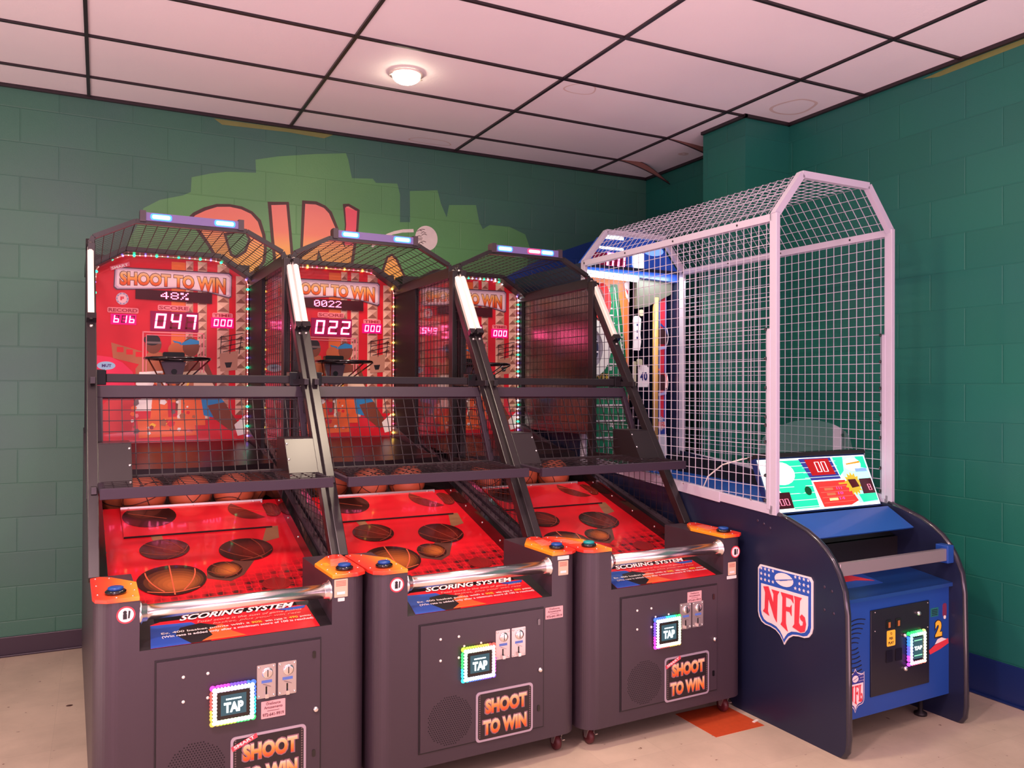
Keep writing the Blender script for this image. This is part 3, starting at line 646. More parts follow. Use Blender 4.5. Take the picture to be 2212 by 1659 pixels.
    # ---- notice stickers
    for kind, a, b, ww, hh in stickers:
        mb = MB(); base = {'phone': mat('pink_grey_label', (226, 172, 172) if i == 0 else (170, 140, 140), .45), 'no': WHITEPR, 'paper': mat('cream_paper', (226, 190, 160) if i < 2 else (150, 110, 150), .6), 'strip': WHITEP}[kind]
        if kind == 'no':
            mb.disc((a, -.0, b), .029, Yn, SHR, .001, 28); mb.disc((a, -.001, b), .024, Yn, base, .0006, 28)
            mb.prism(rect(a-.009,b-.014,a+.003,b+.004), O, X, Z_, Yn, .0005, BLACKPR, .0017); mb.disc((a-.003,-.0017,b+.009), .006, Yn, BLACKPR, .0005, 12)
            mb.prism([(a+.006,b-.012),(a+.011,b-.012),(a+.014,b+.012),(a+.008,b+.014)], O, X, Z_, Yn, .0005, BLACKPR, .0017)
            mb.build('warning_sticker', p, label='round red and white warning sticker')
        else:
            off = .0075 if (kind == 'phone' and i != 1) else .0005
            mb.prism(rrect(a, b, a+ww, b+hh, .002), O, X, Z_, Yn, .0008, base, off)
            if kind == 'phone':
                ink = mat('sticker_ink', (96, 56, 66), .5); of = off+.0012
                text(mb, 'OneSource', O, X, Z_, Yn, a+ww*.2, a+ww*.8, b+hh*.76, b+hh*.92, ink, of, .02); text(mb, 'Amusements', O, X, Z_, Yn, a+ww*.12, a+ww*.88, b+hh*.54, b+hh*.70, ink, of, .02)
                mb.prism(rect(a+ww*.25,b+hh*.40,a+ww*.75,b+hh*.43), O, X, Z_, Yn, .0003, ink, off+.0009); text(mb, '972-641-9919', O, X, Z_, Yn, a+ww*.06, a+ww*.94, b+hh*.10, b+hh*.30, ink, of, .03)
                mb.build('phone_sticker', p, label='small label with a phone number')
            elif kind == 'paper':
                ink = mat('paper_ink', (190, 110, 90), .6)
                for k in range(4): mb.prism(rect(a+ww*.12,b+hh*(.86-.08*k),a+ww*.88,b+hh*(.90-.08*k)), O, X, Z_, Yn, .0003, ink, off+.0009)
                mb.prism(rect(a+ww*.2,b+hh*.15,a+ww*.8,b+hh*.3), O, X, Z_, Yn, .0003, WHITEPR, off+.0009); mb.build('notice_sticker', p, label='small printed notice label')
            else: mb.build('blank_sticker', p, label='small white blank strip label')
    # ---- hand rail
    mb = MB(); mb.tube([(-.33, .03, .822), (.33, .03, .822)], .026, CHROME, 24)
    for sx in (-1, 1): mb.lathe((sx*.33, .03, .822), (-sx, 0, 0), [(.040,0),(.040,.006),(.032,.010),(.030,.024),(.026,.026)], CHROME, 24)
    mb.build('hand_rail', p, label='polished chrome hand rail')
    # ---- scoring panel under the rail
    o = (0, .0, .700); ay = Vector((0, 1, .26)).normalized(); n = Vector((0, -.26, 1)).normalized()
    mb = MB(); mb.prism(rect(-.33, 0, .33, .215), o, X, ay, n, .004, DARK, -.004); ay = ay*.77; PN = (o, X, ay, n)
    mb.prism([(-.295,.004),(.285,.004),(.275,.215),(.22,.232),(-.24,.232),(-.285,.205)], *PN[:4], .0006, REDPR, .0006)
    mb.prism([(-.295,.004),(-.165,.004),(-.16,.08),(-.12,.14),(-.15,.19),(-.285,.20)], *PN, .0004, BLUEPR, .0014)
    mb.prism([(-.165,.004),(-.10,.004),(-.08,.07),(-.05,.12),(-.12,.17),(-.19,.15),(-.21,.09)], *PN, .0004, BLACKPR, .0020)
    mb.prism([(-.13,.01),(.02,.01),(-.02,.06),(-.05,.14),(-.10,.10),(-.09,.05)], *PN, .0004, ORPR, .0026)
    mb.prism([(.16,.205),(.27,.212),(.26,.19),(.20,.18)], *PN, .0004, BLUEPR, .0030)
    mb.prism([(-.27,.225),(.24,.225),(.24,.275),(-.27,.275)], *PN, .0004, BLKGLOSS, .0008)
    text(mb, 'SCORING SYSTEM', *PN, -.19, .235, .205, .262, mat('title_shadow', (150, 60, 70), .5), .0034, .05, .5); text(mb, 'SCORING SYSTEM', *PN, -.187, .232, .209, .258, WHITEPR, .0040, .025, .5)
    pk = mat('script_pink', (240, 150, 140), .5)
    text(mb, 'Total score is the sum of game points', *PN, -.13, .25, .165, .190, pk, .0040, .004, .4); text(mb, 'basket, plus your win rate', *PN, -.08, .24, .135, .160, pk, .0040, .004, .4)
    text(mb, 'Eg. 400 basket points with a', *PN, -.255, .045, .100, .122, WHITEPR, .0040, .02); text(mb, '90%', *PN, .052, .09, .100, .120, YELPR, .0040, .03); text(mb, 'win rate =', *PN, .10, .18, .100, .118, WHITEPR, .0040, .02); text(mb, '490', *PN, .188, .222, .100, .120, YELPR, .0040, .03); text(mb, 'points', *PN, .23, .272, .098, .118, WHITEPR, .0040, .02)
    text(mb, '(Win rate is added only after a minimum score of 100 is reached)', *PN, -.255, .275, .068, .092, WHITEPR, .0040, .02)
    mb.build('scoring_panel', p, label='red and blue scoring rules panel')
    # ---- playfield ramp
    RA = Vector((0, 1, .305)); RL = RA.length; ra = RA/RL; rn = Vector((0, -.305, 1))/RL
    RO = Vector((0, 0, .605))
    def RF(v): return v*RL
    FR = (RO, X, ra, rn)
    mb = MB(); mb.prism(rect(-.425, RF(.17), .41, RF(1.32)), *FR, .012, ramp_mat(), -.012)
    tb = mat('ball_print_dark', (52, 18, 16), .22, coat=.5); tb2 = mat('ball_print_mid', (118, 34, 26), .22, coat=.5); tb3 = mat('ball_print_lit', (186, 98, 44), .22, coat=.5); lnm = mat('ball_print_line', (216, 96, 62), .3); lnd = mat('ball_print_line_dim', (146, 62, 44), .3)
    # tan ribbons between the balls
    mb.prism([(.30,RF(1.02)),(.355,RF(1.02)),(.335,RF(.90)),(.25,RF(.87)),(.27,RF(.93))], *FR, .0004, TANPR, .0006)
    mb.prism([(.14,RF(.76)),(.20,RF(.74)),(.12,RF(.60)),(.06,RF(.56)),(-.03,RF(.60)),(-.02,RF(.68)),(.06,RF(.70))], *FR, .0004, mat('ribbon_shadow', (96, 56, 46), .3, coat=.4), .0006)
    mb.prism([(-.22,RF(1.06)),(-.17,RF(1.06)),(-.165,RF(.96)),(-.21,RF(.97))], *FR, .0004, TANPR, .0006)
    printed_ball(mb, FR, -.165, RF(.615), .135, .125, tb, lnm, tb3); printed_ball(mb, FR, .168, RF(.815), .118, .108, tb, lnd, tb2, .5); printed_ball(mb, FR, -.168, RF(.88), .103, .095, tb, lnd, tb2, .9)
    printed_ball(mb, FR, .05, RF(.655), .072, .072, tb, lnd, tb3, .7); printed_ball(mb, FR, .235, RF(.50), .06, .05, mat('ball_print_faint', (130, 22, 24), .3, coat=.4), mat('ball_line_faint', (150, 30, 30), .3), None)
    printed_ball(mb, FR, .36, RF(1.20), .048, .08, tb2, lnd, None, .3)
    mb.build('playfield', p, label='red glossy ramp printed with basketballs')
    mb = MB(); FL = (RO, X, ra, rn)
    mb.prism(rect(-.325, RF(1.012), .325, RF(1.30)), *FL, .004, mat('flap_red', (226, 34, 46), .22, coat=.6), .004)
    mb.prism([(a, b) for a, b in ell(-.205, RF(1.20), .118, .12) if b < RF(1.285)], *FL, .0004, tb, .0086); mb.prism([(a, b) for a, b in ell(.265, RF(1.21), .112, .12) if b < RF(1.285) and a < .323], *FL, .0004, tb2, .0086)
    for cx in (-.205, .255):
        for k in range(8):
            a0 = -.09+k*.02; mb.bar(RO+Vector(X)*(cx+a0)+ra*(RF(1.24)-.09*(a0+.09)/.18)+rn*.0092, RO+Vector(X)*(cx+a0+.022)+ra*(RF(1.24)-.09*(a0+.112)/.18)+rn*.0092, .002, .0006, lnm, up=tuple(rn))
    mb.prism(rect(-.325, RF(1.008), .325, RF(1.014)), *FL, .006, DARK, .001)
    flap = mb.build('ball_gate', p, label='red hinged ball gate')
    mb = MB(); mb.box((-.325, 1.288, .998), (.335, 1.300, 1.016), STEEL); 
    for x in (-.29, 0, .29): bolt(mb, (x, 1.288, 1.007), Yn, .004, CHROME)
    mb.build('gate_edge', flap, label='pale metal edge strip')
    # ball trough
    mb = MB(); mb.box((-.43, 1.305, .935), (.43, 2.2, .945), mat('trough_white', (232, 216, 206), .5)); mb.box((-.43, 1.72, .945), (.43, 1.74, 1.16), mat('trough_white', (232, 216, 206), .5)); mb.build('ball_trough', p)
    # black side kickboards with bolts
    for sx in (-1, 1):
        mb = MB(); x0 = .405 if sx > 0 else -.44
        P = [(.30, zr(.30)-.01), (1.35, zr(1.35)-.01), (2.2, 1.00), (2.2, 1.22), (1.35, zr(1.35)+.07), (.30, zr(.30)+.07)]
        mb.prism(P, (x0, 0, 0), (0, 1, 0), Z_, X, .035, BLKGLOSS)
        for v in (.42, .62, .82, 1.02, 1.22): bolt(mb, (x0 if sx > 0 else x0+.035, v, zr(v)+.035), (-sx, 0, 0), .006, CHROME)
        mb.build('kickboard', p)
    # ---- cage: sloped posts with light tubes
    for sx in (-1, 1):
        xa, xb = (.447, .492) if sx > 0 else (-.478, -.438)
        mb = MB(); sd = Vector((0, 1, SLO)).normalized(); nn = Vector((0, -SLO, 1)).normalized()
        L = (2.30-.875)/sd.z
        P0 = Vector((0, .415, .875))
        vs4 = [(xa, 0), (xb, 0), (xb, -.045), (xa, -.045)]
        A = [P0+Vector((a, 0, 0))+nn*b for a, b in vs4]; B = [q+sd*L for q in A]
        mb.add(A+B, [(0,3,2,1),(4,5,6,7),(0,1,5,4),(1,2,6,5),(2,3,7,6),(3,0,4,7)], POSTM)
        post = mb.build('cage_post', p, bevel=.003)
        mb = MB(); t0 = (1.905-.875)/sd.z; t1 = (2.235-.875)/sd.z; xm0, xm1 = xa+.006, xb-.008
        A = [P0+Vector((a, 0, 0))+nn*b+sd*t0 for a, b in ((xm0,.004),(xm1,.004),(xm1,.026),(xm1-.008,.030),(xm0+.008,.030),(xm0,.026))]; B = [q+sd*(t1-t0) for q in A]; n6 = 6
        mb.add(A+B, [tuple(range(n6))[::-1], tuple(range(n6, 12))]+[(k, (k+1) % n6, n6+(k+1) % n6, n6+k) for k in range(n6)], WHITEP)
        mb.build('light_tube', post, label='cream white tube light cover')
        for t, l, bt, br_ in ((t0-.03, .03, t0-.05, .008), (t1, .012, t1+.045, .010)):
            mb = MB(); A = [P0+Vector((a, 0, 0))+nn*b+sd*t for a, b in ((xa,0),(xb,0),(xb,.034),(xa,.034))]; B = [q+sd*l for q in A]
            mb.add(A+B, [(0,3,2,1),(4,5,6,7),(0,1,5,4),(1,2,6,5),(2,3,7,6),(3,0,4,7)], BLKGLOSS); mb.build('tube_clip', post)
            mb = MB(); q = P0+sd*bt+Vector(((xa+xb)/2, 0, 0)); mb.lathe(q, nn, [(br_,0),(br_,.004),(.004,.008)], STEEL, 10); mb.build('clip_bolt', post)
    # upright posts, rear posts and top side rails
    for sx in (-1, 1):
        x0 = sx*.455
        for nm, f in (('upright_post', lambda m_: m_.box((x0-.016, 1.28, .95), (x0+.016, 1.335, 2.27), POSTM)),
                      ('rear_post', lambda m_: m_.box((x0-.010, 1.87 if sx > 0 and i < 2 else 2.20, 1.0), (x0+.012, 2.268, 2.27), DARKM)),
                      ('top_side_rail', lambda m_: m_.bar((x0, 1.34, 2.262), (x0, 2.26, 2.250), .03, .06, POSTM)),
                      ('middle_side_rail', lambda m_: m_.bar((x0, 1.32, 1.62), (x0, .87, 1.62), .022, .03, POSTM)),
                      ('lower_side_rail', lambda m_: m_.bar((x0, .60, 1.18), (x0, 1.30, 1.18), .022, .03, POSTM))):
            mb = MB(); f(mb); mb.build(nm, p, bevel=.002)
        mb = MB(); poly = [(.50, zr(.5)+.08), (1.30, zr(1.30)+.08), (1.30, 1.0), (2.19, 1.26), (2.19, 2.24), (1.33, 2.24), (.50, .99)]
        wiregrid(mb, (sx*.452, 0, 0), (0,1,0), Z_, X, poly, .0508, .0012, WIRE)
        mb.build('side_mesh', p)
        if sx < 0: continue
        mb = MB(); mb.box((sx*.462-.001, 1.34, 1.30), (sx*.462+.001, 1.87 if i < 2 else 2.20, 2.23), clear('clear_side_sheet', (.96, .92, .94), .01, 0, .08) if i < 2 else clear('smoked_side_sheet', (.5, .42, .46), .25, 0, .22, 1.3)); mb.build('side_sheet', p, label='clear plastic side sheet')
    # arches and roof mesh
    fa = [(-.46, 2.275), (-.445, 2.31), (-.262, 2.402), (.262, 2.402), (.445, 2.31), (.46, 2.275)]; ba = [(-.455, 2.24), (-.43, 2.27), (-.262, 2.375), (.262, 2.375), (.43, 2.27), (.455, 2.24)]
    mb = MB()
    for k in range(5):
        mb.bar((fa[k][0], 1.355, fa[k][1]), (fa[k+1][0], 1.355, fa[k+1][1]), .03, .022, POSTM, up=(0,0,1))
    mb.build('front_arch', p); mb = MB()
    for k in range(5):
        mb.bar((ba[k][0], 2.20, ba[k][1]+.012), (ba[k+1][0], 2.20, ba[k+1][1]+.012), .10, .03, POSTM)
    mb.build('rear_arch', p)
    mb = MB()
    for k in (1, 2, 3):
        A0 = Vector((fa[k][0], 1.36, fa[k][1])); A1 = Vector((fa[k+1][0], 1.36, fa[k+1][1])); B0 = Vector((ba[k][0], 2.18, ba[k][1])); B1 = Vector((ba[k+1][0], 2.18, ba[k+1][1]))
        nx = max(2, round((A1-A0).length/.0508)); ny = 17
        for a in range(nx+1): mb.tube([A0.lerp(A1, a/nx), B0.lerp(B1, a/nx)], .0020, WIRE, n=4, cap=False)
        for b in range(1, ny): mb.tube([A0.lerp(B0, b/ny)+Vector((0,0,.003)), A1.lerp(B1, b/ny)+Vector((0,0,.003))], .0021, WIRE, n=4, cap=False)
    mb.build('roof_mesh', p)
    # light bar on top
    mb = MB(); mb.box((-.222, 1.335, 2.408), (.222, 1.375, 2.448), mat('bar_lens_grey', (104, 92, 128), .35, emit=(.16, .10, .5), es=.22)); mb.box((-.245, 1.33, 2.402), (-.218, 1.38, 2.456), BLACKM); mb.box((.218, 1.33, 2.402), (.245, 1.38, 2.456), BLACKM); mb.box((-.245, 1.375, 2.402), (.245, 1.39, 2.452), BLACKM)
    lb = mb.build('light_bar', p, label='strip light bar on the roof edge')
    for (a, b, col) in bars:
        mb = MB(); mb.prism(rrect(a-.008, 2.413, b+.008, 2.444, .012), O, X, Z_, Yn, .002, glow('bar_halo_blue', (.02, .12, 1.0), 6) if col == 'b' else glow('bar_halo_red', (1, .02, .10), 2.5), -1.335)
        mb.prism(rrect(a, 2.419, b, 2.438, .008), O, X, Z_, Yn, .001, glow('bar_glow_blue', (.25, .9, 1.0), 7) if col == 'b' else glow('bar_glow_red', (1, .30, .34), 4.5), -1.3328)
        mb.build('lit_segment', lb, label='glowing blue segment' if col == 'b' else 'glowing red segment')
    # ---- printed back panel with displays
    V = 2.25; O2 = (0, V, 0); PF = (O2, X, Z_, Yn)
    outline = [(-.418, 1.25), (.43, 1.25), (.43, 2.235), (.415, 2.285), (.366, 2.323), (.262, 2.366), (-.262, 2.366), (-.376, 2.317), (-.405, 2.285), (-.418, 2.22)]
    mb = MB(); mb.prism(outline, *PF, .02, DREDPR, -.02)
    pw = mat('panel_red', (214, 28, 44), .25, coat=.6)
    mb.prism([(a*.985, 1.255+(b-1.25)*.993) for a, b in outline], *PF, .0004, pw, .0003)
    dp1 = mat('diamond_light', (216, 168, 148), .35); dp2 = mat('diamond_mid', (184, 132, 112), .35); dp3 = mat('diamond_dark', (140, 88, 74), .35)
    mb.prism(rect(-.007, 1.50, .071, 2.345), *PF, .0004, mat('panel_orange', (232, 110, 50), .3, coat=.4), .0008)
    for a, b in ((.074,.116),(.142,.195),(.255,.325),(.365,.425)):
        z = 1.42; zt = 2.36-.0*a - (0 if a < .26 else (.04 if a < .3 else .075))
        while z < zt-.02:
            h = .052 if b-a < .06 else .058; z2 = min(z+h, zt); c = ((a+b)/2, (z+z2)/2)
            for q, mm in (([(a,z),(b,z),c], dp3), ([(b,z),(b,z2),c], dp2), ([(b,z2),(a,z2),c], dp1), ([(a,z2),(a,z),c], mat('diamond_hi', (228, 184, 162), .35))): mb.prism(q, *PF, .0003, mm, .0010)
            z = z2
    # bleachers, players, hoop picture
    mb.prism([(-.33,1.85),(-.16,1.80),(-.16,1.72),(-.32,1.76)], *PF, .0003, SKIN2PR, .0012)
    for k in range(3): mb.prism(rect(-.30+k*.05, 1.795-.013*k, -.265+k*.05, 1.825-.013*k), *PF, .0003, REDPR, .0016)
    for P, mm, of in [([(-.20,1.70),(-.13,1.80),(-.06,1.80),(-.03,1.70),(-.05,1.50),(-.20,1.50)], SKIN2PR, .0014), ([(-.18,1.68),(-.04,1.69),(-.03,1.45),(-.20,1.45)], WHITEPR, .0018), ([(.02,1.66),(.10,1.75),(.20,1.74),(.25,1.62),(.20,1.45),(.02,1.45)], SKINPR, .0014), ([(.04,1.68),(.18,1.70),(.24,1.60),(.21,1.40),(.03,1.40)], mat('jersey_cream', (228, 196, 170), .4), .0018),
      (ell(-.105,1.845,.045,.055,20), SKINPR, .0022), (ell(-.112,1.872,.045,.034,16), BLACKPR, .0026), ([(-.145,1.862),(-.062,1.862),(-.062,1.85),(-.145,1.85)], GREYPR, .0029), (ell(.105,1.835,.048,.058,20), SKINPR, .0022), ([(.055,1.86),(.10,1.885),(.15,1.875),(.152,1.855),(.05,1.845)], SKYPR, .0026), ([(.0,1.872),(.05,1.862),(.05,1.845),(.02,1.85)], SKYPR, .0028),
      (ell(.018,1.815,.042,.044,22), mat('print_ball_orange', (196, 100, 60), .35), .0030),
      ([(-.10,1.62),(-.03,1.60),(-.02,1.40),(-.12,1.40)], ORPR, .0022), ([(.05,1.52),(.18,1.54),(.19,1.36),(.05,1.36)], ORPR, .0024), ([(.16,1.55),(.22,1.60),(.30,1.50),(.26,1.40),(.18,1.42)], SKYPR, .0026), ([(.20,1.48),(.30,1.50),(.40,1.34),(.34,1.32),(.24,1.40)], SKINPR, .0028), ([(.36,1.36),(.425,1.42),(.425,1.30),(.38,1.29)], WHITEPR, .0030),
      ([(-.40,1.46),(-.28,1.58),(-.20,1.50),(-.22,1.33),(-.40,1.31)], mat('print_pale', (206, 60, 66), .4), .0012), ([(-.19,1.40),(.12,1.42),(.14,1.30),(-.18,1.29)], ORPR, .0013)]:
        mb.prism(P, *PF, .0003, mm, of)
    mb.prism([(-.412,1.775),(-.33,1.765),(-.27,1.735),(-.215,1.68),(-.20,1.58),(-.412,1.56)], *PF, .0003, mat('print_magenta', (232, 40, 84), .3, coat=.5), .0020)
    mb.prism(ell(-.355,1.715,.048,.024), *PF, .0003, mat('print_pale_blue', (150, 190, 222), .4), .0026); text(mb, 'MUT', *PF, -.378, -.328, 1.706, 1.724, mat('print_violet', (70, 50, 120), .4), .0032, .04)
    rr2 = random.Random(11)
    for k in range(70):
        a = rr2.uniform(-.22, .16); z = rr2.uniform(1.30, 1.66); s = rr2.uniform(.008, .028)
        mb.prism([(a+s*cos(t*2*pi/5+k)*rr2.uniform(.6,1), z+s*sin(t*2*pi/5+k)*rr2.uniform(.6,1)) for t in range(5)], *PF, .0002, rr2.choice([WHITEPR, PINKPR, ORPR, GREYPR, DREDPR, REDPR, SKIN2PR, YELPR]), .0034+k*1e-5)
    def frame2(x0, z0, x1, z1, t, m, of):
        for q in (rect(x0,z0,x0+t,z1), rect(x1-t,z0,x1,z1), rect(x0,z1-t,x1,z1)): mb.prism(q, *PF, .0004, m, of)
    frame2(-.165,1.68,.182,1.922,.008,PINKPR,.0036); frame2(-.146,1.68,.163,1.904,.005,PINKPR,.0036)
    for k in range(4):
        t = k/3; mb.bar((.27+.02*t, V-.0035, 1.90-.09*t), (.41, V-.0035, 1.93-.085*t), .0006, .004, BLACKPR)
    for k in range(3): mb.bar((.28+.06*k, V-.0035, 1.91), (.275+.055*k, V-.0035, 1.80), .0006, .004, BLACKPR)
    mb.prism([(.27,1.80),(.38,1.82),(.375,1.70),(.275,1.69)], *PF, .0003, dp2, .0030); mb.prism([(.30,1.745),(.345,1.748),(.335,1.715),(.31,1.713)], *PF, .0003, BLACKPR, .0034)
    # curved brim at the bottom and drip shapes
    back = mb.build('back_panel', p, label='red printed back panel with players')
    # title plate
    mb = MB()
    P = [(-.315,2.292),(.325,2.300),(.340,2.285),(.338,2.150),(.325,2.142),(.20,2.172),(.018,2.186),(-.16,2.168),(-.305,2.158),(-.320,2.172)]
    mb.prism(P, *PF, .002, mat('plate_edge_dark', (92, 70, 84), .35, .3), .0040); mb.prism([(a*.985+.001, 2.225+(b-2.225)*.90) for a, b in P], *PF, .001, mat('plate_rim', (200, 170, 190), .3, .2), .0060)
    mb.prism([(a*.955+.001, 2.226+(b-2.226)*.76) for a, b in P], *PF, .0006, mat('plate_face', (236, 208, 214), .35), .0070)
    cu = lambda a: (2.180+.010*sin(pi*a)-.012*a, 2.278)
    text(mb, 'SHOOT TO WIN', *PF, -.290, .306, 2.18, 2.28, mat('plate_letter_edge', (110, 50, 46), .4), .0080, .075, curve=lambda a: (2.182+.012*sin(pi*a)-.022*a*a, 2.272-.004*a)); text(mb, 'SHOOT TO WIN', *PF, -.286, .302, 2.18, 2.28, G_ORANGE, .0090, .04, curve=lambda a: (2.186+.012*sin(pi*a)-.022*a*a, 2.268-.004*a))
    mb.prism([(-.340,2.290),(-.334,2.268),(-.234,2.302),(-.238,2.326)], *PF, .0008, mat('ribbon_pink', (222, 96, 116), .4), .0095); text(mb, 'SMART', (-.328, V-.0105, 2.273), (.95,0,.32), (-.32,0,.95), Yn, 0, .09, 0, .015, WHITEPR, .0003, .02)
    mb.build('title_plate', back, label='shoot to win title plate')
    # small round maker mark and captions
    mb = MB(); mb.prism(ell(-.273, 2.108, .034, .036), *PF, .0008, mat('mark_grey', (200, 170, 184), .4), .004); mb.prism(ell(-.273, 2.108, .023, .025), *PF, .0004, mat('mark_pink', (236, 190, 196), .4), .005); text(mb, 'F', *PF, -.284, -.264, 2.098, 2.120, SHR, .0056, .08)
    for k in range(10):
        t = 2*pi*k/10; mb.prism(ell(-.273+.0285*cos(t), 2.108+.030*sin(t), .003, .003, 6), *PF, .0002, BLUEPR, .0050)
    mb.build('maker_mark', back)
    for s_, x0, x1, z0, z1 in (('RECORD', -.345, -.192, 2.030, 2.050), ('SCORE', -.076, .088, 2.056, 2.077), ('TIME', .232, .340, 2.026, 2.044)):
        mb = MB(); mb.prism(rrect(x0-.006, z0-.006, x1+.006, z1+.006, .008), *PF, .0004, PINKPR, .0040); text(mb, s_, *PF, x0, x1, z0, z1, mat('caption_red', (160, 40, 56), .4), .0048, .03); mb.build('caption', back)
    on = glow('led_digit', (1.0, .11, .26), 11.0); off = mat('led_segment_off', (110, 10, 30), .3); win = mat('led_window', (90, 8, 34), .25, emit=(.9, 0, .20), es=.9)
    win2 = mat('led_window_big', (90, 8, 34), .25, emit=(.6, 0, .12), es=.35)
    mb = MB(); mb.prism([(-.204,2.168),(.223,2.168),(.223,2.102),(-.204,2.110)], *PF, .003, mat('dot_window', (70, 24, 32), .2), .0095); PD = ((0, V-.0125, 0), X, Z_, Yn)
    if dotmsg == '48%': dots(mb, '48%', *PD, -.068, .088, 2.118, 2.160, glow('dot_on', (1.0, .16, .34), 6))
    elif dotmsg: dots(mb, '0022', *PD, -.108, .072, 2.118, 2.160, glow('dot_on', (1.0, .16, .34), 6))
    mb.build('message_display', back, label='dark dot display')
    for s_, x0, x1, z0, z1, wx0, wx1, wz0, wz1, sl in ((record, -.327, -.204, 1.966, 2.010, -.334, -.198, 1.956, 2.018, .1), (score, -.115, .140, 1.940, 2.032, -.123, .146, 1.926, 2.044, .12), (tm, .226, .345, 1.967, 2.011, .218, .352, 1.957, 2.021, .08)):
        mb = MB(); mb.prism(rect(wx0, wz0, wx1, wz1), *PF, .003, win if x1-x0 < .2 else win2, .0040); sevenseg(mb, s_, (0, V-.0085, 0), X, Z_, Yn, x0, x1, z0, z1, on, .002, moff=off)
        mb.build('digit_display', back, label='glowing %s digits' % ('score' if s_ == score else 'small'))
    # led rope
    rp = [(-.415,1.26),(-.416,2.20),(-.408,2.27),(-.385,2.31),(-.262,2.362),(-.009,2.374),(.215,2.370),(.269,2.362),(.366,2.320),(.418,2.280),(.434,2.236),(.436,1.26)]
    mb = MB(); mb.tube([(a, V-.012, b) for a, b in rp], .0045, CLEARROPE, n=6)
    L = [0]
    for k in range(len(rp)-1): L.append(L[-1]+math.hypot(rp[k+1][0]-rp[k][0], rp[k+1][1]-rp[k][1]))
    d = .02; k = 0
    while d < L[-1]:
        j = max(q for q in range(len(L)-1) if L[q] <= d); t = (d-L[j])/(L[j+1]-L[j]); a = rp[j][0]+t*(rp[j+1][0]-rp[j][0]); b = rp[j][1]+t*(rp[j+1][1]-rp[j][1])
        nm, col, st, r = leds[k % len(leds)]
        mb.sphere((a, V-.014, b), r, glow('rope_'+nm, col, st), 8); d += .0305; k += 1
    mb.build('led_rope', p, label='string of small coloured lights')
    # hoop
    mb = MB(); HZ = 1.752; hc = (-.005, 1.92); hr = .17
    mb.tube([(hc[0]+hr*cos(2*pi*k/40), hc[1]+hr*sin(2*pi*k/40), HZ) for k in range(40)], .009, BLKGLOSS, n=8, closed=True)
    mb.prism(rrect(-.065, HZ-.01, .055, HZ+.045, .01), (0, 2.17, 0), X, Z_, Yn, .05, BLKGLOSS); mb.box((-.055, 2.09, HZ-.012), (.045, 2.20, HZ+.008), BLKGLOSS)
    mb.prism([(-.075,HZ-.01),(.06,HZ-.01),(.03,HZ-.14),(-.045,HZ-.14)], (0, 2.13, 0), X, Z_, Yn, .03, mat('hoop_bracket', (60, 44, 58), .3)); mb.disc((-.005, 2.098, HZ-.07), .016, Yn, BLKGLOSS, .003)
    for a, b in ((-.165,-.06),(-.11,-.03),(.155,.04),(.10,.02)): mb.bar((a+hc[0]*0, 1.84, HZ-.005), (b, 2.14, HZ-.15), .006, .006, BLKGLOSS)
    mb.build('hoop', p, label='black basketball rim with struts')
    # rear hood over the trough
    mb = MB(); N = 12
    fr = [(-.43+.86*k/N, 1.36+.10*(1-cos(pi*(k/N-.5)))) for k in range(N+1)]
    A = [(x, v, 1.150) for x, v in fr]; B = [(x, v+.004, 1.185) for x, v in fr]; D = [(x, 2.245, 1.262) for x, v in fr]; E_ = [(x, 2.245, 1.20) for x, v in fr]
    vv = A+B+D+E_; M_ = N+1; fs = []
    for k in range(N):
        fs += [(k, k+1, M_+k+1, M_+k), (M_+k, M_+k+1, 2*M_+k+1, 2*M_+k), (3*M_+k, 3*M_+k+1, k+1, k)]
    mb.add(vv, fs, mat('hood_black', (30, 20, 24), .28, spec=.3), False); mb.build('ball_hood', p, label='black glossy hood over the balls')
    mb = MB(); mb.box((-.45, 2.272, .66), (.45, 2.42, 2.36), DARK); mb.build('rear_housing', p)
    # ---- front guard: rails, mesh, shelf
    mb = MB(); mb.box((-.40, 1.00, 1.612), (.462, 1.045, 1.650), RAILM); mb.box((-.44, .985, 1.60), (-.40, 1.05, 1.668), BLKGLOSS); mb.box((.40, .985, 1.60), (.462, 1.05, 1.668), BLKGLOSS); mb.build('upper_rail', p, bevel=.003)
    GZ0, GV0, GZ1, GV1 = 1.205, .80, 1.595, .985
    mb = MB(); sd = Vector((0, GV1-GV0, GZ1-GZ0)); gl = sd.length; sd.normalize(); gn = Vector((0, -sd.z, sd.y)); GO = (0, GV0, GZ0)
    mb.prism(rect(-.44, gl-.058, .462, gl), GO, X, sd, gn, .02, PURPLE, -.01)
    for x0, x1 in ((-.44,-.415), (.432,.462)): mb.prism(rect(x0, 0, x1, gl-.058), GO, X, sd, gn, .02, PURPLE, -.01)
    mb.prism(rect(-.44, 0, .462, .012), GO, X, sd, gn, .012, WIRE, -.006)
    g = mb.build('guard_frame', p, bevel=.002)
    mb = MB(); wiregrid(mb, GO, X, sd, gn, rect(-.418, .005, .436, gl-.055), .0508, .0020, WIRE, a0=-.39, b0=.01); mb.build('guard_mesh', g)
    mb = MB(); mb.box((-.44, .415+.0, 1.165), (.455, .44, 1.207), PURPLE); mb.bar((-.43, .43, 1.190), (-.43, .82, 1.205), .02, .02, PURPLE); mb.bar((.445, .43, 1.190), (.445, .82, 1.205), .02, .02, PURPLE)
    sh = mb.build('shelf_frame', p, bevel=.002)
    mb = MB(); wiregrid(mb, (0, 0, 1.198), X, (0, 1, .02), Z_, rect(-.43, .44, .445, .81), .0508, .0016, WIRE, a0=-.39); mb.build('shelf_mesh', sh)
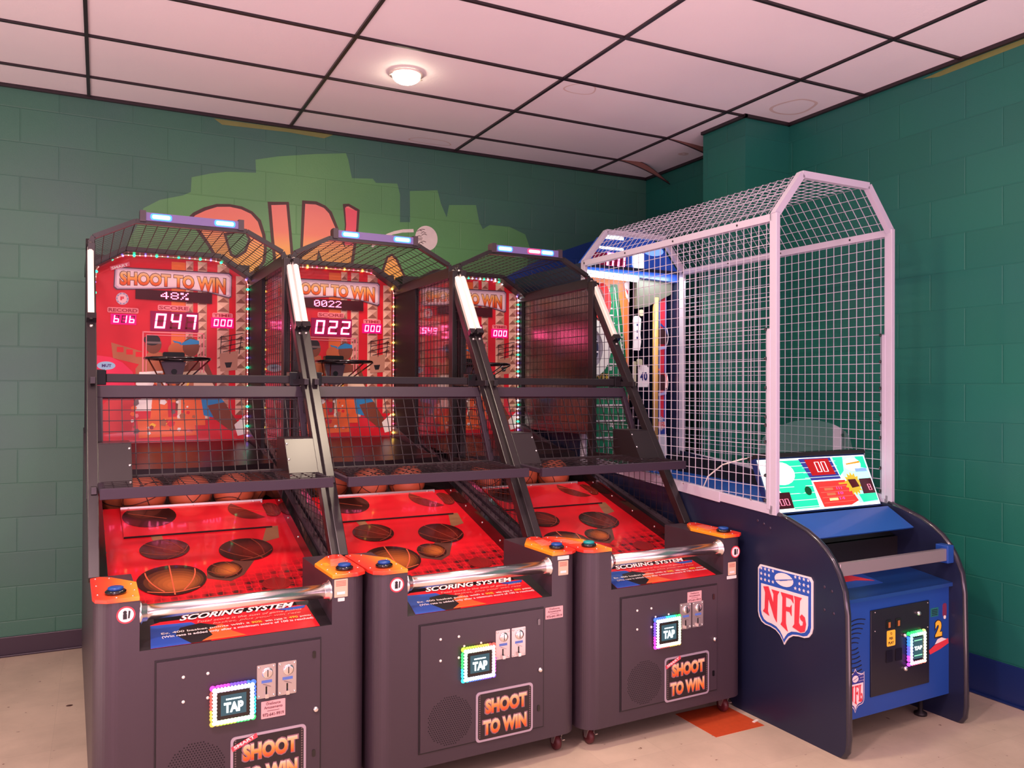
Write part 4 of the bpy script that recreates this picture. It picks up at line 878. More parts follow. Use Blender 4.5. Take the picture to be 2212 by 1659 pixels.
    # corner plates in the slope of the posts
    for sx in ((-1, 1) if i != 1 else ()):
        P0 = Vector((0, .415, .875)); sd = Vector((0, 1, SLO)).normalized(); nn = Vector((0, -SLO, 1)).normalized()
        ta = (1.182-.875)/sd.z; tb_ = (1.357-.875)/sd.z; xa, xb = (.318, .449) if sx > 0 else (-.438, -.314)
        mb = MB(); mb.prism([(xa, ta), (xb, ta), (xb, tb_), (xa, tb_)], P0, X, sd, nn, .003, POSTM, -.003)
        xi = xa if sx > 0 else xb-.003
        q0 = P0+sd*ta; q1 = P0+sd*tb_
        mb.prism([(q0.y, q0.z), (q1.y, q1.z), (q1.y+.16, q1.z), (q0.y+.27, q0.z)], (xi, 0, 0), (0,1,0), Z_, X, .003, POSTM)
        mb.prism([(xa, 0), (xb, 0), (xb, .16), (xa, .16)], (0, q1.y, q1.z), X, (0,1,0), Z_, .003, POSTM)
        xe = xa+.008 if sx > 0 else xb-.008
        for t in (.12, .5, .88): mb.lathe(P0+sd*(ta+(tb_-ta)*t)+Vector((xe, 0, 0)), nn, [(.0055,0),(.0055,.002),(.003,.004)], CHROME, 8)
        mb.build('corner_plate', p, bevel=.001)
    # ---- casters
    for x, v in ((-.39, .075), (.40, .065), (-.39, 2.2), (.39, 2.2)):
        mb = MB(); mb.box((x-.03, v-.03, .088), (x+.03, v+.03, .096), STEEL)
        for s_ in (-1, 1): mb.prism([(v-.02,.088),(v+.03,.088),(v+.02,.03),(v+.006,.03)], (x+s_*.017-.0015, 0, 0), (0,1,0), Z_, X, .003, STEEL)
        mb.lathe((x+.018, v+.012, .033), X, [(.006,0),(.006,.008),(.003,.010)], CHROME, 10)
        mb.box((x+.010, v-.028, .05), (x+.022, v-.008, .054), STEEL)
        cs = mb.build('caster', p)
        mb = MB(); mb.lathe((x-.013, v+.012, .034), X, [(.020,0),(.033,.003),(.034,.013),(.033,.023),(.020,.026)], RUBBER, 20); mb.build('wheel', cs)
    return p

R_, G_, B_, P_, Y_, W_ = ('red', (1, .05, .12), 7, .0055), ('green', (.02, .9, .35), 6, .0085), ('blue', (.28, .18, 1), 5, .0060), ('pink', (1, .55, .5), 2.5, .0042), ('yellow', (1, .62, .08), 7, .0080), ('white', (.9, .85, 1), 7, .0075)
basketball_game(0, 'leftmost basketball game cage, its display showing score 047', 'b1b', '047', '48%', '000', [G_, P_, B_, P_], [(-.19, -.108, 'b'), (.108, .194, 'b')], 'blue', 'blue',
    [('phone', .070, .397, .086, .062), ('no', -.372, .828, 0, 0), ('paper', .338, .800, .052, .068), ('strip', .352, .784, .026, .013)])
basketball_game(1, 'middle basketball game cage, its display showing score 022', '4b4', '022', '0022', '000', [R_, P_, Y_, P_], [(-.19, -.108, 'b'), (.108, .194, 'b')], 'blue', 'blue',
    [('phone', .298, .604, .088, .050), ('no', -.374, .828, 0, 0), ('paper', .362, .785, .050, .062), ('strip', .358, .852, .058, .016)])
basketball_game(2, 'rightmost basketball game cage, beside the white football cage', '549', '035', '', '000', [G_, W_, B_, W_], [(-.20, -.115, 'b'), (.005, .085, 'r'), (.10, .175, 'b')], 'teal', 'blue',
    [('phone', .100, .590, .086, .050), ('no', .408, .800, 0, 0), ('paper', .360, .690, .050, .062), ('strip', .352, .672, .062, .015)])

# ------------------------------------------------------------------ the real basketballs in the troughs
def ball_mesh():
    om = mat('basketball_rubber', (190, 92, 60), .45, bump=.3, bscale=400); sm_ = mat('basketball_seam', (60, 22, 20), .6)
    mb = MB(); r = .104; mb.sphere((0, 0, 0), r, om, 36)
    def ring(f): mb.tube([f(2*pi*k/48) for k in range(48)], .0022, sm_, n=5, closed=True)
    rs = r*1.001
    ring(lambda t: (rs*cos(t), rs*sin(t), 0)); ring(lambda t: (0, rs*cos(t), rs*sin(t)))
    for s in (-1, 1):
        def f(t, s=s):
            v = Vector((cos(t)*.80, s*(.52+.30*cos(2*t)), sin(t)*.80)); v.normalize(); return tuple(v*rs)
        ring(f)
    me = mb.build('basketball'); return me
b0 = ball_mesh(); first = True
def put_ball(i, lx, lv, lz, rot, label):
    global first
    o = b0 if first else b0.copy()
    if not first: C.objects.link(o)
    first = False
    c, s = cos(ROT), sin(ROT)
    o.location = (MX[i]+lx*c-lv*s, MY+lx*s+lv*c, lz); o.rotation_euler = rot
    tag(o, label, 'basketball', 'basketballs waiting behind the ball gates')
put_ball(0, -.214, 1.412, 1.050, (.3, 1.2, .4), 'orange basketball behind the leftmost game gate, left front one')
put_ball(0, .003, 1.412, 1.050, (.9, .3, 1.1), 'orange basketball behind the middle of the leftmost game gate')
put_ball(0, .216, 1.412, 1.050, (1.6, .5, .2), 'orange basketball behind the leftmost game gate, right front one')
put_ball(0, .322, 1.595, 1.050, (.2, .9, 2.0), 'shadowed basketball at the far right of the leftmost game trough')
put_ball(0, -.315, 1.600, 1.050, (2.2, .4, 1.0), 'shadowed basketball at the far left of the leftmost game trough')
put_ball(1, -.01, 1.412, 1.050, (.5, .4, .2), 'orange basketball at the centre of the middle game gate')
put_ball(1, .215, 1.415, 1.050, (1.2, .2, 1.9), 'orange basketball at the right of the middle game gate')
put_ball(1, -.19, 1.56, 1.050, (.7, 1.8, .3), 'dim basketball at the left of the middle game trough')
put_ball(2, -.25, 1.412, 1.050, (.4, 1.1, .6), 'orange basketball at the left of the rightmost game gate, seen through the side mesh')
put_ball(2, .02, 1.45, 1.050, (1.3, .6, .1), 'orange basketball at the centre of the rightmost game gate')
put_ball(2, .235, 1.42, 1.050, (.1, .7, 1.7), 'orange basketball at the right of the rightmost game gate')

# ------------------------------------------------------------------ the football game
NX, NY, NR = 2.931, -3.114, 0.018
ft = root('football_game', (NX, NY, 0), NR, 'blue football throwing game with a tall white wire cage', 'arcade game')
X, Y1, Z_, Yn, Xn = (1,0,0), (0,1,0), (0,0,1), (0,-1,0), (-1,0,0); O = (0,0,0)
NAVY = mat('dark_navy_laminate', (26, 32, 58), .35, spec=.5); FBLUE = mat('blue_painted_wood', (26, 70, 150), .42, bump=.1, bscale=300); CAGE = mat('white_cage_paint', (192, 186, 202), .45); TMOLD = mat('black_t_moulding', (36, 34, 46), .22, coat=.4)
side = [(.0,0),(.62,0),(.66,.04),(2.02,.04),(2.02,1.16),(.36,1.0),(.28,.982),(.17,.945),(.11,.912),(.063,.879),(.025,.838),(-.005,.79),(-.036,.717),(-.048,.62),(-.054,.30),(-.056,.09),(-.05,.035),(-.03,.006)]
for x0, lab in ((0, 'navy side panel with the large shield logo'), (.81, None)):
    mb = MB(); mb.prism(side, (x0,0,0), Y1, Z_, X, .03, NAVY)
    sp = mb.build('side_panel', ft, label=lab)
    mb = MB(); mb.tube([(x0+.015, v, z) for v, z in side[5:]+side[:3]], .0155, TMOLD, n=10)
    mb.build('edge_moulding', sp)
    if x0 == 0:
        mb = MB(); shield(mb, (-.001, .452, .748), (0,-1,0), Z_, Xn, .332, .345, th=.006); mb.build('logo', sp, label='red white and blue NFL shield')
        mb = MB()
        for v, z in ((.46,.955),(.42,.945),(.38,.93),(.06,.72),(.02,.71),(.06,.62),(.01,.615)): mb.lathe((0, v, z), Xn, [(.007,0),(.006,.002),(.003,.003)], mat('bolt_dark', (70, 60, 80), .35, .5), 10)
        mb.build('side_bolt', sp)
mb = MB(); mb.box((.03, .02, .125), (.81, .05, .648), FBLUE); mb.box((.03, .05, .125), (.81, 1.9, .15), DARK); front = mb.build('front_panel', ft)
mb = MB(); mb.prism([(.0,.665),(.0,.648),(.33,.690),(.33,.707)], (.03,0,0), Y1, Z_, X, .78, mat('blue_shelf', (24, 64, 130), .3, coat=.3)); mb.build('front_shelf', ft)
mb = MB(); mb.prism([(.30,.69),(.30,.84),(.315,.84),(.315,.69)], (.03,0,0), Y1, Z_, X, .78, DARK); mb.prism([(.315,.845),(.36,.86),(.78,.98),(.78,.96)], (.03,0,0), Y1, Z_, X, .78, DARK); mb.build('ball_opening', ft)
# red white blue ball chute
mb = MB(); mb.prism([(.11,.668),(.31,.70),(.31,.712),(.11,.680)], (.20,0,0), Y1, Z_, X, .25, BLUEPR)
o_ = Vector((0, .11, .68)); a_ = Vector((0,.2,.032)).normalized(); n_ = Vector((0,-.032,.2)).normalized()
mb.prism([(.21,.10),(.30,.125),(.37,.11),(.43,.03),(.34,.06),(.21,.06)], o_, X, a_, n_, .001, SHR, .0008); mb.prism([(.21,.135),(.31,.16),(.37,.12),(.30,.13),(.21,.105)], o_, X, a_, n_, .001, SHW, .0018)
mb.build('ball_chute', ft, label='red and white curve on the blue chute')
mb = MB(); mb.prism([(.345,.985),(.335,.992),(.185,.905),(.195,.898)], (.03,0,0), Y1, Z_, X, .75, mat('blue_visor', (38, 92, 176), .35, coat=.3)); mb.build('blue_visor', ft)
# silver bar
mb = MB(); mb.box((.03, .002, .772), (.775, .026, .830), mat('silver_bar', (176, 160, 164), .3, .6)); bar = mb.build('front_bar', ft, bevel=.003, label='flat silver grab bar')
mb = MB(); mb.box((.765, -.006, .760), (.811, .06, .846), FBLUE); mb.build('bar_bracket', bar, bevel=.004)
# door panel in the front
mb = MB(); mb.prism(rect(.245, .205, .655, .595), (0,.02,0), X, Z_, Yn, .006, mat('black_coin_door', (30, 28, 38), .3, spec=.5), 0)
for a, b in ((.27,.585),(.27,.50),(.64,.585),(.64,.47)): bolt(mb, (a,.014,b), Yn, .003, STEEL)
door = mb.build('coin_door', front, bevel=.002)
for a, b, r in ((.572,.545,.012),(.473,.455,.010),(.478,.300,.012)):
    mb = MB(); mb.lathe((a,.014,b), Yn, [(r,0),(r,.004),(r*.7,.012),(r*.3,.013)], CHROME, 16); mb.build('door_lock', front)
for x in (.345, .41):
    mb = MB(); mb.prism(rrect(x, .498, x+.036, .540, .004), (0,.014,0), X, Z_, Yn, .003, BLKGLOSS); mb.prism(rect(x+.012,.505,x+.026,.530), (0,.010,0), X, Z_, Yn, .001, mat('dim_amber', (150, 80, 40), .4, emit=(.6,.2,.05), es=.25), .001); mb.build('coin_slot', front)
    mb = MB(); mb.prism(rrect(x, .345, x+.045, .40, .004), (0,.014,0), X, Z_, Yn, .003, BLKGLOSS); mb.build('coin_return', front)
mb = MB(); mb.prism(rrect(.352, .418, .410, .490, .006), (0,.014,0), X, Z_, Yn, .001, YELPR); ink = BLACKPR
text(mb, 'TO', (0,.014,0), X, Z_, Yn, .374, .388, .468, .480, ink, .0015, .02); text(mb, 'PER', (0,.014,0), X, Z_, Yn, .368, .394, .447, .459, ink, .0015, .03); text(mb, 'PLAY', (0,.014,0), X, Z_, Yn, .362, .400, .427, .439, ink, .0015, .03); mb.build('price_label', front, label='yellow price label')
mb = MB()
for k in range(12):
    zc = .56-.020*k; a0 = .125+.003*k*(.0)+.010*cos(k*.6)-.002*k; wv = .030+.018*abs(k-5.5)/5.5; sg = 1 if k < 6 else -1
    P = [(a0+.03+wv*t, .02-.001, zc+sg*.007*(1-t*t)) for t in (-1,-.5,0,.5,1)]
    mb.tube(P, .0024, BLACKPR, n=4)
mb.build('speaker_slot', front)
mb = MB(); shield(mb, (.088,.019,.325), X, Z_, Yn, .118, .172, mats=(SHW, mat('shield_navy', (44, 50, 140), .4), SHR), pointy=True, th=.0015); mb.build('logo', front, label='small NFL shield sticker')
mb = MB(); text(mb, '2', (0,.019,0), X, Z_, Yn, .700, .760, .405, .492, mat('num_shadow', (50,36,30), .5), .0006, .10); text(mb, '2', (0,.019,0), X, Z_, Yn, .705, .755, .412, .488, YELPR, .0012, .06); mb.prism([(.655,.355),(.70,.375),(.80,.395),(.805,.37),(.74,.35),(.665,.335)], (0,.019,0), X, Z_, Yn, .0006, SHR, .0016); mb.prism([(.70,.378),(.72,.40),(.75,.405),(.79,.392),(.75,.385)], (0,.019,0), X, Z_, Yn, .0006, WHITEPR, .002); mb.build('number_sticker', front, label='yellow number 2 sticker with a red ribbon')
mb = MB(); mb.prism(rect(.672,.510,.730,.552), (0,.02,0), X, Z_, Yn, .0008, mat('green_sticker', (30, 110, 110), .5)); 
for k in range(4): mb.prism(rect(.680,.517+.008*k,.722,.520+.008*k), (0,.019,0), X, Z_, Yn, .0004, BLACKPR, .0004)
mb.build('green_label', front)
mb = MB(); mb.prism(rrect(.762,.500,.792,.565,.012), (0,.02,0), X, Z_, Yn, .001, mat('maroon_sticker', (120, 46, 80), .4)); mb.disc((.777,.019,.498), .009, Yn, WHITEP, .001); mb.build('maroon_label', front)
# rainbow reader standing off the door
mb = MB(); mb.box((.49, -.005, .318), (.60, .015, .462), BLKGLOSS); rd = mb.build('card_reader', ft, bevel=.004, label='card reader with rainbow lights, standing off the door')
mb = MB(); cols = [(.1,1,.4),(.3,1,.5),(.8,1,.5),(1,1,.5),(1,.9,.5),(1,.4,.3),(1,.3,.5),(.8,.3,1),(.35,.35,1),(.2,.5,1)]
pts = [(.497+.096*k/6,.455) for k in range(7)]+[(.593,.455-.13*k/9) for k in range(1,9)]+[(.593-.096*k/6,.325) for k in range(7)]+[(.497,.325+.13*k/9) for k in range(1,9)]
for k, (a, b) in enumerate(pts):
    ci = k*10//len(pts); c = tuple(.35+.65*q for q in cols[ci]); mb.sphere((a, -.006, b), .0085, glow('reader_light_%d' % ci, tuple(.25+.75*q for q in cols[ci]), 1.9), 8); mb.sphere((a+(.006 if a > .59 else -.006 if a < .50 else 0), .003, b+(.006 if b > .45 else -.006 if b < .33 else 0)), .0095, glow('reader_halo_%d' % ci, tuple(q*q for q in cols[ci]), 1.5), 8)  # second sphere of each pair is added glow, a halo round the rim
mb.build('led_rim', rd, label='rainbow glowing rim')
mb = MB(); mb.prism(rect(.513,.342,.577,.440), (0,-.005,0), X, Z_, Yn, .001, glow('reader_screen', (.015,.10,.13), 1)); gw = glow('reader_white', (.85,1,1), 2.2); text(mb, 'TAP', (0,-.006,0), X, Z_, Yn, .517, .573, .382, .400, gw, .0012, .05); mb.prism(rect(.517,.425,.573,.429), (0,-.006,0), X, Z_, Yn, .0005, glow('rg', (.3,1,.5), 1.5), .0004); mb.prism(rect(.517,.355,.573,.359), (0,-.006,0), X, Z_, Yn, .0005, glow('rg', (.3,1,.5), 1.5), .0004); mb.build('screen', rd)
for x, v in ((.10,.12),(.74,.12),(.42,.30)):
    mb = MB(); mb.lathe((x, v, .0), Z_, [(.03,0),(.03,.012),(.012,.02),(.012,.125)], RUBBER if x == .42 else DARK, 14); mb.build('foot', ft)
# ---- console sign
c0 = Vector((.03, .395, .995)); cy = (Vector((.03,.50,1.243))-c0); ch = cy.length; cy.normalize(); cn = Vector((0, -cy.z, cy.y)); CX = (.77, 0, 0); CY = cy*ch; F2 = (c0, CX, CY, cn)
mb = MB(); mb.prism([(-.01,-.03),(1.012,-.03),(1.012,1.03),(-.01,1.03)], *F2, .03, mat('console_frame', (24, 44, 100), .3), -.032); mb.prism([(-.01,1.03),(1.012,1.03),(1.012,1.10),(-.01,1.10)], *F2, .06, DARK, -.05); con = mb.build('console_housing', ft)
def em(name, rgb, s): return mat(name, tuple(int(255*min(1, c)) for c in rgb), .25, emit=tuple(x*x for x in rgb), es=s)
CW = em('console_white', (.92,1,.98), 1.15); CG = em('console_green', (.12,.85,.58), .95); CT = em('console_teal', (.6,1,.92), 1.1); CR = em('console_red', (.84,.22,.20), .5); CB = em('console_navy', (.20,.22,.55), .45); CYL = em('console_yellow', (.75,.68,.18), .6); CD = em('console_dark', (.28,.05,.08), .4); CLN = em('console_line', (.75,.95,.85), .9)
mb = MB(); mb.prism(rect(0,0,1,1), *F2, .002, CW)
mb.prism([(.02,.96),(.42,.96),(.42,.04),(.20,.04),(.14,.30),(.06,.60)], *F2, .0004, CG, .0022)
for k in range(7): mb.prism(rect(.02,.13*k+.06,.44,.13*k+.072), *F2, .0003, CLN, .0028)
mb.prism(ell(.17,.72,.12,.22,20), *F2, .0003, CW, .0032); mb.prism([(.02,.98),(.26,.80),(.24,.60),(.05,.55)], *F2, .0003, CW, .0034)
mb.prism(ell(.30,.42,.055,.10,20), *F2, .0003, CG, .0036); mb.prism(ell(.36,.36,.03,.085,20), *F2, .0004, mat('dark_green_knob', (20, 90, 50), .3), .0050)
mb.prism([(.36,.98),(.66,.98),(.70,.55),(.42,.55)], *F2, .0003, CB, .0030)
for k in range(4): mb.prism(rect(.37,.60+.10*k,.70,.608+.10*k), *F2, .0002, CLN, .0034)
mb.prism([(.43,.52),(.73,.52),(.80,.10),(.72,.03),(.46,.03)], *F2, .0003, CR, .0036)
mb.prism([(.66,.98),(.99,.98),(.99,.05),(.80,.05),(.74,.55)], *F2, .0003, CT, .0026)
mb.prism([(.68,.98),(.78,.98),(.75,.70),(.70,.60)], *F2, .0003, CG, .0031); mb.prism([(.90,.97),(.985,.97),(.985,.72),(.93,.75)], *F2, .0003, CG, .0031); mb.prism([(.82,.22),(.99,.22),(.99,.08),(.84,.06)], *F2, .0003, CG, .0031)
mb.prism(ell(.85,.82,.085,.13,20), *F2, .0003, CW, .0038); mb.prism([(.79,.84),(.93,.88),(.93,.84),(.79,.81)], *F2, .0003, em('console_gold', (.85,.55,.15), .7), .0042)
mb.prism(rect(.86,.66,.975,.73), *F2, .0003, em('console_sky', (.45,.62,.9), .8), .0044)
st = [(.80+(.075 if k % 2 else .055)*cos(2*pi*k/28)*1.1, .43+(.24 if k % 2 else .17)*sin(2*pi*k/28)) for k in range(28)]
mb.prism(st, *F2, .0004, CYL, .0046); mb.prism([(.755,.52),(.83,.52),(.85,.37),(.775,.35)], *F2, .0004, CD, .0052)
for k in range(4):
    mb.prism(rect(.47,.40-.10*k,.76,.41-.10*k), *F2, .0002, em('console_pink', (.8,.4,.35), .6), .0042)
    if k: mb.prism(rect(.50+.01*k,.34-.10*(k-1),.58+.01*k,.385-.10*(k-1)), *F2, .0003, em('console_pale', (.75,.45,.3), .5) if k < 3 else em('console_cream', (1,.9,.5), 1.2), .0044)
    if k < 3: text(mb, ('111', '10', '14')[k], *F2, .625, .675, .345-.10*k, .395-.10*k, glow('console_led', (1,.05,.3), 2.0), .0048, .03)
mb.prism(rect(.66,.44,.76,.47), *F2, .0003, CYL, .0048)
con2 = mb.build('score_console', ft, label='green and white lit score console')
for (a0,b0,a1,b1,s_,z) in ((.44,.64,.66,.96,'00',1),(.015,.06,.19,.36,'200',0),(.865,.22,.985,.52,' 8',0)):
    mb = MB(); mb.prism([(a0,b0),(a1,b0),(a1-.03,b1),(a0-.03+(.0 if z else .0),b1)] if z else rect(a0,b0,a1,b1), *F2, .001, em('console_window', (.62,.08,.10), .55) if z else mat('window_dark', (70,20,34), .3), .0052)
    on2 = glow('console_digit', (1,.55,.6), 4) if z else glow('console_digit2', (1,.2,.3), 3)
    N = len(s_); sevenseg(mb, s_, c0, CX, CY, cn, (a0+.05 if z else a0+.02), (a1-.05 if z else a1-.02), b0+.06, b0+(.26 if z else .18), on2, .0072, th=.10, slant=-.05)
    mb.build('console_display', con2, label='red glowing digit window')
# ---- white wire cage
CL, CRt, V0, V1, ZT, ZB, ZA, AI = -.005, .841, .362, 2.02, 2.431, 1.0, 2.637, .185
def fr_bar(mb, a, b, wx=.042, wy=.03, up=(0,0,1)): mb.bar(a, b, wx, wy, CAGE, up)
for sx, x in (('l', CL+.012), ('r', CRt-.012)):
    mb = MB(); fr_bar(mb, (x, V0, ZB-.005), (x, V0, ZT), .024, .045, (0,1,0)); fr_bar(mb, (x, V1, 1.08), (x, V1, ZT), .024, .045, (0,1,0)); fr_bar(mb, (x, V0, ZT-.018), (x, V1, ZT-.018), .024, .036)
    fr_bar(mb, (x, V0, ZB+.018), (x, V0+.62, ZB+.055), .024, .045); fr_bar(mb, (x, V0+.36, ZB+.038), (x, V1, ZB+.13), .030, .055)
    mb.box((x-.014, V0+.015, 1.02), (x+.014, V0+.038, 1.88), CAGE)
    cf = mb.build('cage_frame', ft, bevel=.002)
    for z in (1.06, 1.18, 1.34, 1.42, 1.46, 1.60, 1.74, 1.88):
        mb = MB(); mb.lathe((x+(-.013 if sx == 'l' else -.014), V0+.040, z), (-.3, 1, 0), [(.008,0),(.009,.006),(.005,.010)], BLKGLOSS, 10); mb.build('cage_bolt', cf)
    for v in (.5, 1.0, 1.45, 1.9):
        mb = MB(); mb.lathe((x-.012, V0-.36+v+.1, ZT-.018), Xn, [(.006,0),(.005,.003)], DARK, 8); mb.build('cage_bolt', cf)
        mb = MB(); mb.lathe((x-.014, V0-.36+v, ZB+.03+.05*v), Xn, [(.005,0),(.004,.003)], STEEL, 8); mb.build('cage_bolt', cf)
    mb = MB(); wiregrid(mb, (x, 0, 0), Y1, Z_, X, [(V0, ZB+.03), (V1, ZB+.14), (V1, ZT-.02), (V0, ZT-.02)], .0508, .0017, CAGE, a0=V0, b0=ZB+.02); mb.build('cage_mesh', ft)
arch = [(CL+.01, ZT-.01), (CL+AI, ZA), (CRt-AI, ZA), (CRt-.01, ZT-.01)]
for v in (V0, V1):
    mb = MB()
    for k in range(3): fr_bar(mb, (arch[k][0], v, arch[k][1]), (arch[k+1][0], v, arch[k+1][1]), .030, .034)
    mb.build('arch_frame', ft)
mb = MB()
for k in range(3):
    a, b = Vector((arch[k][0], V0, arch[k][1])), Vector((arch[k+1][0], V0, arch[k+1][1])); D = Vector((0, V1-V0, 0)); nx = round((b-a).length/.0508); ny = 33
    for q in range(nx+1): P = a.lerp(b, q/nx); mb.tube([P, P+D], .0019, CAGE, n=4, cap=False)
    for q in range(1, ny): mb.tube([a+D*(q/ny)+Vector((0,0,.004)), b+D*(q/ny)+Vector((0,0,.004))], .0019, CAGE, n=4, cap=False)
mb.build('roof_mesh', ft)
mb = MB(); P = [(.06+.70*k/20, .52, 1.245+.19*sin(pi*min(1, max(0, k/20)))**.35) for k in range(21)]
mb.prism([(x, z) for x, _, z in P]+[(.76,1.24),(.06,1.24)], (0,.53,0), X, Z_, Yn, .004, clear('clear_visor', (.88,.92,.92), .05, 0, .05)); mb.build('clear_shield', ft, label='clear curved plastic shield behind the console')
mb = MB(); mb.tube([(.06,.62,1.24),(.04,.75,1.20),(.03,.85,1.13),(.02,.88,1.06)], .004, WHITEP, n=6); mb.tube([(.07,.58,1.25),(.05,.70,1.215)], .003, WHITEP, n=6); mb.build('white_cord', ft)
# ---- ramp, inner walls, rear housing
mb = MB(); mb.prism([(.55,.98),(2.1,1.02),(2.1,1.00),(.55,.96)], (.03,0,0), Y1, Z_, X, .78, mat('blue_return_ramp', (34, 86, 176), .35)); mb.build('return_ramp', ft, label='blue ball return ramp')
mb = MB(); mb.prism([(.55,.98),(2.1,1.02),(2.1,1.14),(.55,1.04)], (.795,0,0), Y1, Z_, X, .012, DARK); mb.build('inner_wall', ft)
mb = MB(); HV = 2.95
mb.box((-.01, 2.045, .04), (.02, HV, 2.40), NAVY); mb.box((.82, 2.045, .04), (.85, HV, 2.40), NAVY); mb.box((.02, HV-.03, .04), (.82, HV, 2.40), DARK); mb.box((-.01, 2.045, 2.40), (.85, HV, 2.42), NAVY); mb.box((.02, 2.10, 1.0), (.82, HV, 1.03), DARK)
hs = mb.build('rear_housing', ft)
# header with lit top and score
mb = MB(); mb.prism([(.02,2.38),(.82,2.345),(.82,2.42),(.67,2.60),(.60,2.625),(.20,2.625),(.05,2.44)], (0,2.16,0), X, Z_, Yn, .10, mat('header_blue', (30, 70, 170), .3, emit=(.02,.06,.30), es=.35)); hd = mb.build('header', ft, label='blue lit header sign')
HF = ((0,2.058,0), X, Z_, Yn)
mb = MB()
mb.prism([(.17,2.600),(.35,2.602),(.35,2.625),(.18,2.625)], *HF, .001, glow('header_white', (.9,.95,1), 2.2)); mb.prism(rrect(.15,2.530,.35,2.548,.008), *HF, .001, glow('header_white', (.9,.95,1), 2.2)); mb.prism(rect(.39,2.625,.58,2.632), *HF, .001, glow('header_white', (.9,.95,1), 2.2))
mb.prism(rect(.10,2.400,.37,2.505), *HF, .001, mat('header_window', (70,10,30), .25, emit=(.3,0,.05), es=.4)); mb.prism(ell(.60,2.55,.09,.035,16), *HF, .0006, em('header_glow', (.45,.65,.95), .8), .0006)
mb.build('header_light', hd, label='white lit lettering strips')
mb = MB(); sevenseg(mb, '00', *HF, .19, .37, 2.405, 2.512, glow('header_digit', (1,.14,.34), 9), .003, th=.20, slant=.10); mb.build('header_digit', hd, label='pink glowing 00')
mb = MB(); shield(mb, (.425,2.056,2.525), X, Z_, Yn, .095, .125, mats=(glow('logo_lit', (.9,.97,1), 5), glow('logo_lit_blue', (.6,.8,1), 4.5), glow('logo_lit_red', (1,.85,.9), 4.5)), pointy=True, th=.003); mb.build('logo', hd, label='white glowing shield')
mb = MB(); mb.tube([(.03,2.05,2.358),(.46,2.05,2.345)], .022, glow('strip_light', (.92,1,1), 6), n=10); mb.build('strip_light', ft, label='white fluorescent strip')
nl = bpy.data.lights.new('strip_glow', 'AREA'); nl.shape = 'RECTANGLE'; nl.size = .75; nl.size_y = .08; nl.energy = 4.5; nl.color = (.92, 1, .98)
no = bpy.data.objects.new('strip_glow', nl); C.objects.link(no); no.location = (NX+.38, NY+1.98, 2.36); no.rotation_euler = (radians(28), 0, 0)
# field board
BF = ((0,2.20,0), X, Z_, Yn)
mb = MB(); mb.prism([(.02,1.05),(.50,1.05),(.50,2.36),(.02,2.36)], *BF, .01, mat('board_orange', (226, 120, 60), .35), -.01)
mb.prism([(.03,1.05),(.50,1.05),(.495,1.60),(.46,1.95),(.40,2.32),(.14,2.32),(.08,1.95),(.03,1.6)], *BF, .0006, mat('field_dark_green', (14, 100, 60), .35), .0006)
mb.prism([(.05,1.05),(.475,1.05),(.465,1.60),(.43,1.95),(.37,2.30),(.17,2.30),(.11,1.95),(.06,1.6)], *BF, .0005, mat('field_green', (24, 128, 84), .35), .0014)
for k in range(17):
    z = 2.28-.010*k-.0034*k*k; wd = .10+(.33-.10)*min(1, (2.30-z)/.75); cxx = .265; mb.prism(rect(cxx-wd*.62, z, cxx+wd*.62, z+.010), *BF, .001, SHW, .0032)
    if k % 2: text(mb, '%d' % ((k % 5+1)*10), *BF, cxx+wd*.22, cxx+wd*.22+.03, z-.040, z-.010, SHW, .0050, .05)
for a0, a1 in ((.165,.045),(.372,.470)): mb.prism([(a0,2.30),(a0+.006,2.30),(a1+.008,1.60),(a1,1.60)], *BF, .0004, SHW, .0024)
for k in range(14): mb.prism(rect(.425+.002*k, 1.98-.028*k, .445+.002*k, 1.985-.028*k), *BF, .0004, SHW, .0026)
mb.prism([(.455,2.33),(.50,2.36),(.50,2.20),(.47,2.24)], *BF, .0006, SHW, .0030); mb.prism([(.465,2.30),(.49,2.28),(.485,2.25)], *BF, .0005, SHR, .0038)
mb.prism(rect(.205,2.285,.335,2.325), *BF, .0005, ORPR, .0030); mb.prism(rect(.245,2.285,.275,2.325), *BF, .0005, SHW, .0036)
fb = mb.build('field_board', ft, label='green printed football field board')
mb = MB(); rg = mat('target_red', (206, 40, 40), .35)
P = [(.255+.075*cos(t), 2.19+.13*sin(t)) for t in [2*pi*k/28 for k in range(28)]]; Q = [(.245+.045*cos(t), 2.19+.095*sin(t)) for t in [2*pi*k/28 for k in range(28)]]
A = [Vector((a, 2.175, b)) for a, b in P]; B = [Vector((a, 2.195, b)) for a, b in Q]; mb.add(A+B, [(k, (k+1) % 28, 28+(k+1) % 28, 28+k) for k in range(28)], rg); mb.prism(Q, (0,2.196,0), X, Z_, Yn, .001, mat('target_dark', (110, 26, 30), .4)); mb.build('target', ft, label='red ringed throwing hole')
mb = MB(); wt = mat('target_white', (230, 222, 214), .35)
for R0, R1, mm, v in ((1, .70, wt, 2.17), (.70, .5, mat('target_grey', (150, 140, 150), .4), 2.185), (.5, 0, mat('target_navy', (40, 40, 70), .4), 2.195)):
    A = [Vector((.17+.155*R0*cos(t), v, 1.87+.20*R0*sin(t))) for t in [2*pi*k/32 for k in range(32)]]; B = [Vector((.16+.155*R1*cos(t), v+.012, 1.87+.20*R1*sin(t))) for t in [2*pi*k/32 for k in range(32)]]
    mb.add(A+B, [(k, (k+1) % 32, 32+(k+1) % 32, 32+k) for k in range(32)], mm)
mb.build('target', ft, label='white ringed throwing hole')
mb = MB()
for k in range(2): mb.prism(rrect(.15+.075*k, 2.06, .20+.075*k, 2.125, .01), (0,2.19,0), X, Z_, Yn, .01, rg)
